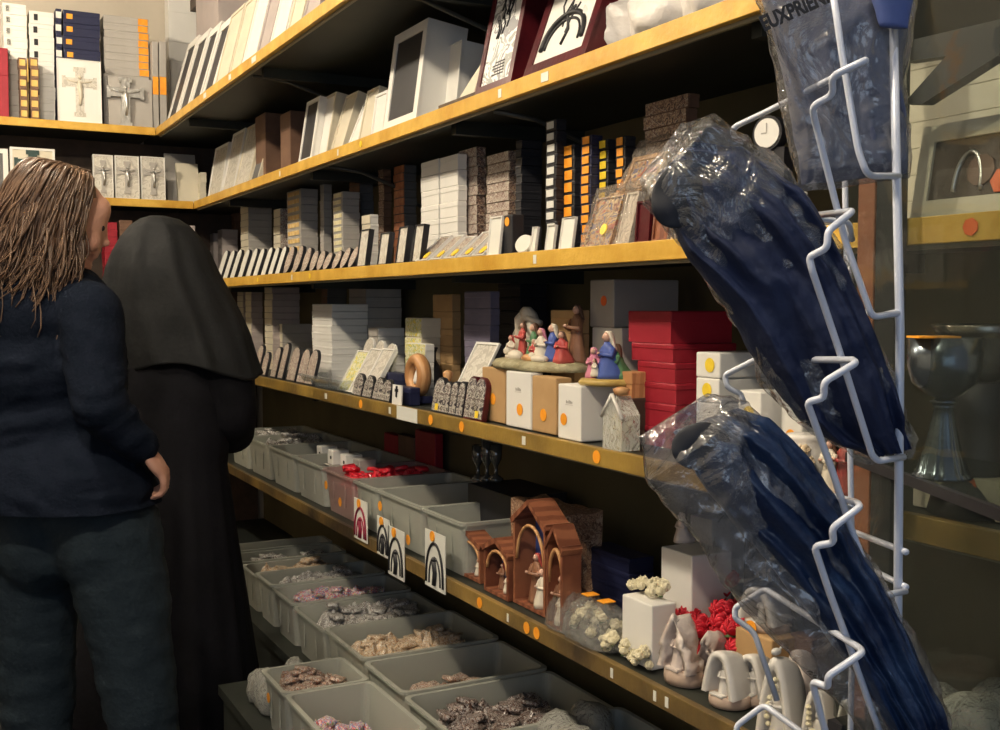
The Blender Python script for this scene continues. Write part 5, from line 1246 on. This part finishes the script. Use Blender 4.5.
bmv = m; vv = [[m.bm.verts.new(p) for p in r] for r in rs2]; n = len(vv[0])
for a, b in zip(vv, vv[1:]):
    for i in range(n): m.bm.faces.new((a[i], a[(i+1) % n], b[(i+1) % n], b[i])).smooth = True
m.bm.faces.new(vv[0])
vl = m.build('veil', VEILC, nun); so = vl.modifiers.new('thick', 'SOLIDIFY'); so.thickness = .004
m = MB()
for b in (n1, n2):
    q = b+fh*.05; m.sph((q.x, q.y, .04), (.048, .12, .04), 3, None, Matrix.Rotation(math.atan2(fh.y, fh.x)-PI/2, 4, 'Z'))
for v in m.bm.verts: v.co.z = max(v.co.z, .001)
m.build('shoes', BK, nun)
# ------------------------------------------------------------------ white wire rack with garment bags
WIRE = mat('white_coated_wire', (.66, .70, .80), None, 5, .28, 0, coat=.5, spec=.5)
rack = empty('wire_rack', atD(900, 600, .84)); tag(rack, 'white coated wire rack with stepped arms holding the garment bags', 'rack')
RI = Matrix.Translation(rack.location).inverted()
def wire(pts, r=.0026, name='wire_arm'):
    c = [atD(*p) for p in pts]
    out = [c[0]]
    for i in range(1, len(c)-1):   # rounded bends
        a = (c[i-1]-c[i]); b = (c[i+1]-c[i]); d = min(.006, a.length*.35, b.length*.35); a.normalize(); b.normalize()
        for t in (0, .25, .5, .75, 1):
            out.append((c[i]+a*d)*(1-t)**2+c[i]*2*t*(1-t)+(c[i]+b*d)*t**2)
    out.append(c[-1])
    o = MB().tube(out, r, 10).build(name, WIRE); o.parent = rack; o.matrix_parent_inverse = RI; return o
pA = atD(900, 300, .84); 
def polex(v): return 893+(v-40)*.0222
o = MB().tube([atD(891, -90, .84), atD(900, 330, .84), Vector((atD(907, 660, .84).x, atD(907, 660, .84).y, .62))], .0034, 12).build('pole', WIRE); o.parent = rack; o.matrix_parent_inverse = RI
o = MB().tube([atD(840, -90, .97), atD(846, 235, .97), atD(853, 600, .97), Vector((atD(853, 600, .97).x, atD(853, 600, .97).y, .75))], .0026, 12).build('pole', WIRE); o.parent = rack; o.matrix_parent_inverse = RI
tA = .76
wire([(828, -40, .80), (843, 60, .80), (858, 150, .80), (866, 172, .80), (872, 176, .81), (899, 176, .84)])
wire([(744, 142, .97), (735, 138, .97), (732, 130, .965), (738, 125, .96), (766, 112, .92), (864, 62, .78), (866, 60, .76), (832, 76, .77), (833, 95, .78), (812, 106, .79), (816, 125, .80), (845, 240, .82), (872, 317, .825), (900, 313, .84)])
wire([(852, 240, .97), (849, 222, .95), (800, 217, .94), (853, 211, .77), (828, 231, .76), (827, 248, .76), (809, 257, .77), (812, 270, .77), (839, 350, .79), (872, 455, .82), (878, 461, .825), (904, 457, .84)])
wire([(744, 404, .96), (741, 394, .96), (727, 387, .96), (725, 375, .96), (757, 359, .93), (853, 360, .77), (856, 363, .76), (824, 382, .76), (824, 398, .765), (807, 402, .77), (831, 467, .79), (852, 531, .81), (877, 597, .825), (906, 591, .84)])
wire([(853, 510, .97), (800, 487, .92), (858, 503, .78), (860, 507, .76), (832, 528, .76), (834, 543, .765), (814, 546, .77), (830, 594, .78), (848, 642, .80), (871, 708, .82), (890, 760, .84)])
wire([(777, 700, .95), (754, 632, .95), (735, 618, .95), (735, 608, .95), (765, 589, .93), (861, 649, .77), (862, 653, .76), (828, 676, .76), (828, 687, .765), (812, 681, .78), (822, 720, .79), (834, 760, .80)])
wire([(745, 760, .93), (735, 727, .93), (764, 705, .92), (800, 731, .88), (850, 765, .80)])
wire([(852, 531, .97), (880, 542, .9), (906, 552, .84)]); wire([(852, 561, .97), (880, 574, .9), (906, 587, .84)])
wire([(847, 240, .97), (852, 306, .96), (875, 316, .9), (900, 311, .84)], .002)
# garment bags
def roll_end(u, v, d, ru, rv, ang, par):  # flat dark disc standing in for the shade inside a rolled fold
    mm = Matrix((Rt, Up, Fw)).transposed().to_4x4() @ Matrix.Rotation(ang, 4, 'Z')
    m = MB().sph(atD(u, v, d), (ru*1.1, rv*1.15, .0045), 4, None, mm)
    for w_ in m.bm.verts: w_.co += Fw*.004*noise.noise(w_.co*60)
    return m.build('folded_end', mat('opening_shade_blue', (.008, .010, .016), (.016, .018, .026), 30, .7), par)
def cushion(sec, mt, name, parent, wr=.006, wf=16, rows=80, n=44, seed=0, puff=1.0, e=.8, fold=0):
    S_ = []
    m_ = len(sec)-1
    for i in range(rows+1):
        t = i/rows*m_; k = min(int(t), m_-1); f = t-k; f2 = f*f*(3-2*f)*.35+f*.65
        a, b = sec[k], sec[k+1]; S_.append([x*(1-f2)+y*f2 for x, y in zip(a, b)])
    rs = []
    for (u1, v1, u2, v2, d, th) in S_:
        A, B = atD(u1, v1, d), atD(u2, v2, d); c = (A+B)/2; h = (B-A)/2; ring = []
        for i in range(n):
            a = 2*PI*i/n; ca, sa = math.cos(a), math.sin(a)
            p = c+h*math.copysign(abs(ca)**.9, ca)+Fw*th*puff*math.copysign(abs(sa)**e, sa)-Fw*fold*(1-2.6*abs(noise.noise(Vector((ca*3.1+.25*math.sin(len(rs)*.07), len(rs)*.025, seed+.5)))))
            ring.append(p)
        rs.append(ring)
    m = MB(); m.rings(rs)
    for v in m.bm.verts:
        q = Vector((v.co.x+seed, v.co.y, v.co.z))
        rd = lambda k_: 1-2.2*abs(noise.noise(q*wf*k_))
        v.co += (-Fw*.8+Rt*.3+Up*.3)*wr*(noise.noise(q*wf)+.5*rd(1.7)+(.22*rd(3.3)+.05*rd(6) if wr > .0065 else .2*rd(3)))
    o = m.build(name, mt, parent); return o
NAVY = mat('navy_fabric', (.010, .016, .045), (.018, .028, .075), 20, .65, 0, .3, 60, spec=.3)
NAVB = mat('bright_navy_satin', (.007, .016, .05), (.018, .04, .10), 24, .30, 0, .4, 40, spec=.4)
GREYF = mat('slate_blue_fabric', (.12, .13, .19), (.17, .18, .25), 14, .7, 0, .3, 50, spec=.3)
BAGF = film('garment_bag_film', .05, (.8, .84, .9), .8, 20, .11, .9, .10)
BAGF2 = film('greyish_bag_film', .12, (.62, .62, .64), .7, 17, .12, .9, .11)
# middle bag
mid_ = cushion([(655, 178, 690, 145, .86, .006), (657, 200, 740, 150, .86, .022), (685, 255, 798, 192, .85, .028), (728, 310, 838, 255, .85, .028), (765, 375, 866, 330, .85, .026), (800, 420, 890, 385, .85, .022), (838, 446, 900, 425, .85, .016), (868, 458, 908, 450, .85, .005)], NAVY, 'garment', None, .004, 18, seed=1, fold=.008, n=120, rows=110)
mid_.name = 'garment_bag'; tag(mid_, 'folded navy garment in clear bag hanging in the rack middle', 'garment')
cushion([(640, 178, 680, 124, .86, .004), (643, 205, 712, 118, .86, .030), (672, 245, 765, 150, .86, .036), (704, 285, 805, 205, .86, .036), (736, 330, 845, 270, .86, .034), (760, 385, 875, 350, .86, .030), (790, 425, 900, 410, .86, .022), (845, 455, 915, 440, .86, .008), (868, 466, 912, 458, .86, .002)], BAGF, 'plastic_bag', mid_, .010, 22, rows=150, n=120, seed=2)
# inner folded roll end (dark disc painted as its shaded opening)
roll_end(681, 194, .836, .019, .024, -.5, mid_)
# lower bag
low = cushion([(672, 432, 735, 408, .83, .006), (688, 466, 764, 418, .83, .026), (728, 518, 808, 462, .83, .028), (762, 556, 842, 510, .83, .028), (806, 612, 872, 565, .83, .026), (850, 670, 900, 630, .83, .024), (892, 736, 932, 700, .83, .020), (920, 780, 955, 750, .83, .006)], NAVB, 'garment_bag', None, .005, 20, seed=7, fold=.008, n=120, rows=110)
tag(low, 'folded bright navy garment in clear bag, lowest in the rack', 'garment')
cushion([(634, 440, 700, 398, .83, .004), (645, 480, 745, 402, .83, .030), (690, 535, 785, 445, .84, .036), (735, 600, 825, 505, .85, .036), (790, 660, 870, 565, .85, .034), (850, 720, 915, 650, .85, .03), (890, 770, 950, 730, .85, .01)], BAGF2, 'plastic_bag', low, .012, 20, rows=150, n=120, seed=9)
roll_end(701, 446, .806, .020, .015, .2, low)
# top bag
top = cushion([(752, -60, 915, -60, .86, .014), (762, 0, 905, -10, .86, .018), (778, 60, 903, 50, .86, .018), (790, 120, 903, 110, .86, .016), (798, 170, 903, 160, .86, .012), (800, 186, 902, 176, .86, .004)], GREYF, 'garment_bag', None, .004, 14, seed=12, fold=.006, n=120, rows=110)
tag(top, 'slate blue folded garment in clear bag at the rack top', 'garment')
cushion([(738, -60, 922, -60, .86, .02), (752, 0, 912, -10, .86, .026), (770, 60, 907, 50, .86, .026), (782, 120, 906, 110, .86, .024), (792, 175, 905, 168, .86, .016), (796, 194, 904, 182, .86, .003)], BAGF2, 'plastic_bag', top, .0068, 18, rows=120, n=120, seed=15)
cushion([(868, -60, 915, -60, .825, .01), (872, 0, 912, -5, .825, .012), (880, 26, 906, 30, .825, .004)], mat('blue_satin', (.08, .12, .34), (.13, .18, .42), 14, .5), 'folded_corner', top, .003, 20, rows=14, seed=19)
# lettering on the top bag
cv = bpy.data.curves.new('lettering', 'FONT'); cv.body = 'EUXPRIENI'; cv.size = .0155; cv.extrude = .0003; cv.offset = .0006
to = bpy.data.objects.new('lettering', cv); COL.objects.link(to)
dg = bpy.context.evaluated_depsgraph_get(); dg.update(); me = bpy.data.meshes.new_from_object(to.evaluated_get(dg)); bpy.data.objects.remove(to)
to = bpy.data.objects.new('lettering', me); COL.objects.link(to); me.materials.clear(); me.materials.append(INK)
a_ = math.radians(24); X_ = (Rt*math.cos(a_)+Up*math.sin(a_))*.72; Y_ = (-Rt*math.sin(a_)+Up*math.cos(a_)); O_ = atD(764, 31, .812)
mw = Matrix.Identity(4)
for i in range(3): mw[i][0], mw[i][1], mw[i][2], mw[i][3] = X_[i], Y_[i], -Fw[i], O_[i]
to.parent = top; to.matrix_local = mw
# ------------------------------------------------------------------ right hand unit behind glass
ur = empty('shelving_unit', (1.3, .6, 0)); tag(ur, 'separate shelving section behind the glass case at the right edge', 'shelving unit')
# (the long boards carry on through here; brace and inner lips)
m = MB(); a, b, c_, d_ = onX(905, 100, 1.10), onX(1010, 20, 1.10), onX(1010, 58, 1.10), onX(925, 102, 1.10)
def slabpoly(ps, off, mt, name, parent=None):
    m = MB(); m.rings([[Vector(p) for p in ps], [Vector(p)+Vector(off) for p in ps]], smooth=False); return m.build(name, mt, parent)
o = slabpoly([onX(903, 42, 1.10), onX(1030, 12, 1.10), onX(1030, 35, 1.10), onX(922, 104, 1.10), onX(903, 104, 1.10), onX(946, 56, 1.10), onX(903, 62, 1.10)], (.02, 0, 0), BK, 'diagonal_brace'); local(o, ur)
# second shelf's own lower lip, slightly turned
q0, q1 = onZ(893, 548, 1.122), onZ(1030, 600, 1.122)
FD = lambda p: Vector(p)
# big framed picture, stacked cream boards
fz = ZT[3]
o = panel(3, 1.14, 912, 1035, 107, math.radians(10), .03, CR, CR, DWOOD, 'framed_icon', 'large cream framed relief behind the glass at right edge', 'picture frame', .022)
zs = [v.co for v in o.data.vertices]; hh = max(v.z for v in zs); wx = max(v.x for v in zs)
m = MB(); pts = [(-wx*.1+.02*math.cos(a), -.002, hh*.30+hh*.36*math.sin(a)) for a in [PI*i/12 for i in range(13)]]; m.tube([(pts[0][0], -.002, .03)]+pts+[(pts[-1][0], -.002, .03)], .003, 6); m.build('relief_arch', SILV, o)
m = MB().prism(circ(.016, 6), -.003, -.001, m=Matrix.Translation((wx*.45, 0, hh*.32))); m.build('price_sticker', RS, o)
m = MB().prism(circ(.02, 10), -.004, -.0, m=Matrix.Translation((wx*.10, 0, hh*.45))); m.build('relief_figure', BR, o)
zb5 = fz+.0
for i in range(7):
    y0_, y1_ = .70, onX(903, 120, 1.25).y
    m = MB().box(1.24, 1.48, y0_, y1_, zb5, zb5+.036, bev=.001); o = m.build('cream_board', CR); zb5 += .0365
    tag(o, f'thick cream board, {otop(6-i)} of the pile behind the framed relief', 'board', 'cream boards behind the framed relief')
# stickers on lip of shelf 3
for k, u, mt in ((3, 971, RS),):
    y = onX(u, 231, XF[3]).y; m = MB().prism(circ(.011, 7), -.0006, .0006, m=Matrix.Translation((XF[3]-.0012, y, ZB[3]+.017)) @ Matrix.Rotation(PI/2, 4, 'Z'))
    o = m.build('price_sticker', mt); o.parent = boards[3]
o = MB().box(1.16, 1.36, onX(1030, 520, 1.16).y, onX(912, 520, 1.16).y, ZT[2], ZT[2]+.05, bev=.002).build('carton', CR); tag(o, 'pale carton on second shelf below the chalice', 'box')
MB().prism(circ(.012, 8), -.0006, .0006, m=Matrix.Translation((1.159, onX(968, 510, 1.16).y, ZT[2]+.04)) @ Matrix.Rotation(PI/2, 4, 'Z')).build('price_sticker', RS, o)
o = card(3, 1.13, 0, 0, 0, 0, BK, 'x') if False else None
# glass display case: corner shelf and pane
GLS = film('clear_glass', .02, (.55, .60, .56), .05, 3, .02, .25, .012)
A_ = Vector((1.0, .98, 0)); B_ = Vector((.72, .385, 0)); zg = 1.24
case = empty('display_case', (.95, .7, 0)); tag(case, 'glass display case with dark shelf edge at the right of the rack', 'display case')
m = MB(); P4 = [Vector((1.0, .985, zg)), Vector((.745, .44, zg)), Vector((1.10, .44, zg)), Vector((1.10, .985, zg))]
m.rings([[p-Vector((0, 0, .006)) for p in P4], P4], smooth=False); local(m.build('glass_shelf', binmat('smoked_glass', (.02, .025, .03), .32, .1)), case)
m = MB().box(0, (P4[0]-P4[1]).length, -.004, .004, -.009, .002); e = m.build('shelf_edge', BK); e.location = P4[1]; e.rotation_euler = (0, 0, math.atan2(P4[0].y-P4[1].y, P4[0].x-P4[1].x)); e.parent = case; e.matrix_parent_inverse = Matrix.Translation(case.location).inverted()
# chalice and bowl
def silver_chalice(p, h, label, name='chalice', mt=None, bowl=1.0):
    o = MB().lathe([(.19*h, 0), (.195*h, .02*h), (.17*h, .05*h), (.115*h, .22*h), (.075*h, .42*h), (.06*h, .5*h), (.075*h, .52*h)], 48, nf=16, flute=.06).build(name, mt, None, p); tag(o, label, 'chalice')
    MB().lathe([(.06*h, .52*h), (.10*h, .545*h), (.06*h, .57*h)], 24).build('knop', mt, o)
    b = bowl; MB().lathe([(.05*h, .57*h), (.13*h*b, .60*h), (.22*h*b, .68*h), (.25*h*b, .80*h), (.25*h*b, h), (.235*h*b, h), (.23*h*b, .80*h), (.12*h*b, .63*h)], 32).build('bowl', mt, o)
    return o
GSI = mat('tarnished_silver', (.13, .16, .19), (.22, .26, .30), 20, .22, .85)
cp = onZ(942, 479, zg); cp = Vector((cp.x, cp.y, zg+.0008)); hC = onX(942, 338, cp.x).z-zg
ch = silver_chalice(cp, hC, 'fluted silver chalice standing on the glass shelf', mt=GSI)
MB().box(-.045, .0, -.030, -.004, hC, hC+.002, m=Matrix.Rotation(-.35, 4, 'Z')).build('price_sticker', OR, ch)
# glass shelf higher with engraved glass bowl
bp_ = onX(975, 330, 1.18)
o = MB().lathe([(.02, 0), (.035, .006), (.05, .03), (.052, .06), (.06, .07), (.056, .072), (.045, .03), (.02, .008)], 32).build('glass_bowl', mat('engraved_pewter', (.25, .22, .17), (.45, .42, .36), 50, .25, .8), None, (1.19, bp_.y, ZT[2]+.17)); tag(o, 'engraved pewter bowl on a dark plinth behind the chalice', 'bowl')
o = MB().lathe([(.06, 0), (.055, .02), (.03, .05), (.03, .12), (.05, .168), (.04, .169)], 24).build('dark_plinth', BK, None, (1.19, bp_.y, ZT[2]+.0006)); tag(o, 'turned dark plinth carrying the pewter bowl', 'plinth')
cp2 = shelfpt(2, 1000, 1.25); silver_chalice((1.30, cp2.y, ZT[2]+.001), .15, 'plain dark silver chalice behind the fluted one', mt=GSI)
# vertical pane
m = MB().box(0, .66, -.0015, .0015, 0, 1.5); e = m.build('glass_pane', GLS); e.location = (.738, .42, .9); e.rotation_euler = (0, 0, math.atan2(P4[0].y-P4[1].y, P4[0].x-P4[1].x)); e.parent = case; e.matrix_parent_inverse = Matrix.Translation(case.location).inverted()
m = MB().box(-.02, .02, -.012, .012, 0, .90); e = m.build('case_post', BK, None, (1.02, 1.0, 0)); e.parent = case; e.matrix_parent_inverse = Matrix.Translation(case.location).inverted()
e = MB().box(.80, 1.09, .42, .90, 0, .70).build('case_plinth', BK); e.parent = case; e.matrix_parent_inverse = Matrix.Translation(case.location).inverted()
# things at the bottom right on the plinth
blk = MB().box(1.125, 1.50, .62, 1.08, ZT[1], .848).build('display_block', BK); tag(blk, 'low black display block on the lowest long shelf at the right edge', 'box')
pts = ((935, 708, .045, 'pale blue grey', 'PB'), (985, 678, .045, 'cream', 'CR'))
for i, (u, v, r, cn, _) in enumerate(pts):
    q = onZ(u, v, .86); mt = mat('blue_grey_glaze', (.32, .38, .46), None, 5, .3) if i == 0 else CR
    o = MB().lathe([(r*.5, 0), (r*.6, .004), (r*1.05, .016), (r*1.0, .018), (r*.5, .008)], 32).build('dish', mt, None, (q.x, min(q.y, 1.03), .849)); tag(o, f'{cn} round dish on the black block at the bottom right', 'dish')
for i, (u, v, s_) in enumerate(((905, 690, .04), (915, 715, .035), (975, 722, .05), (1000, 700, .04), (900, 725, .035))):
    q = onZ(u, v, .87); lump((max(q.x, 1.18), min(q.y, 1.04), .849), (s_*.8, s_, s_*.7), 'wrapped_parcel', MT['wrapped_goods_film'], f'crinkled clear parcel, {oleft(i)} on the black block at the right edge', 'parcel', seed=i+40, sub=3, group='crinkled parcels on the black block')
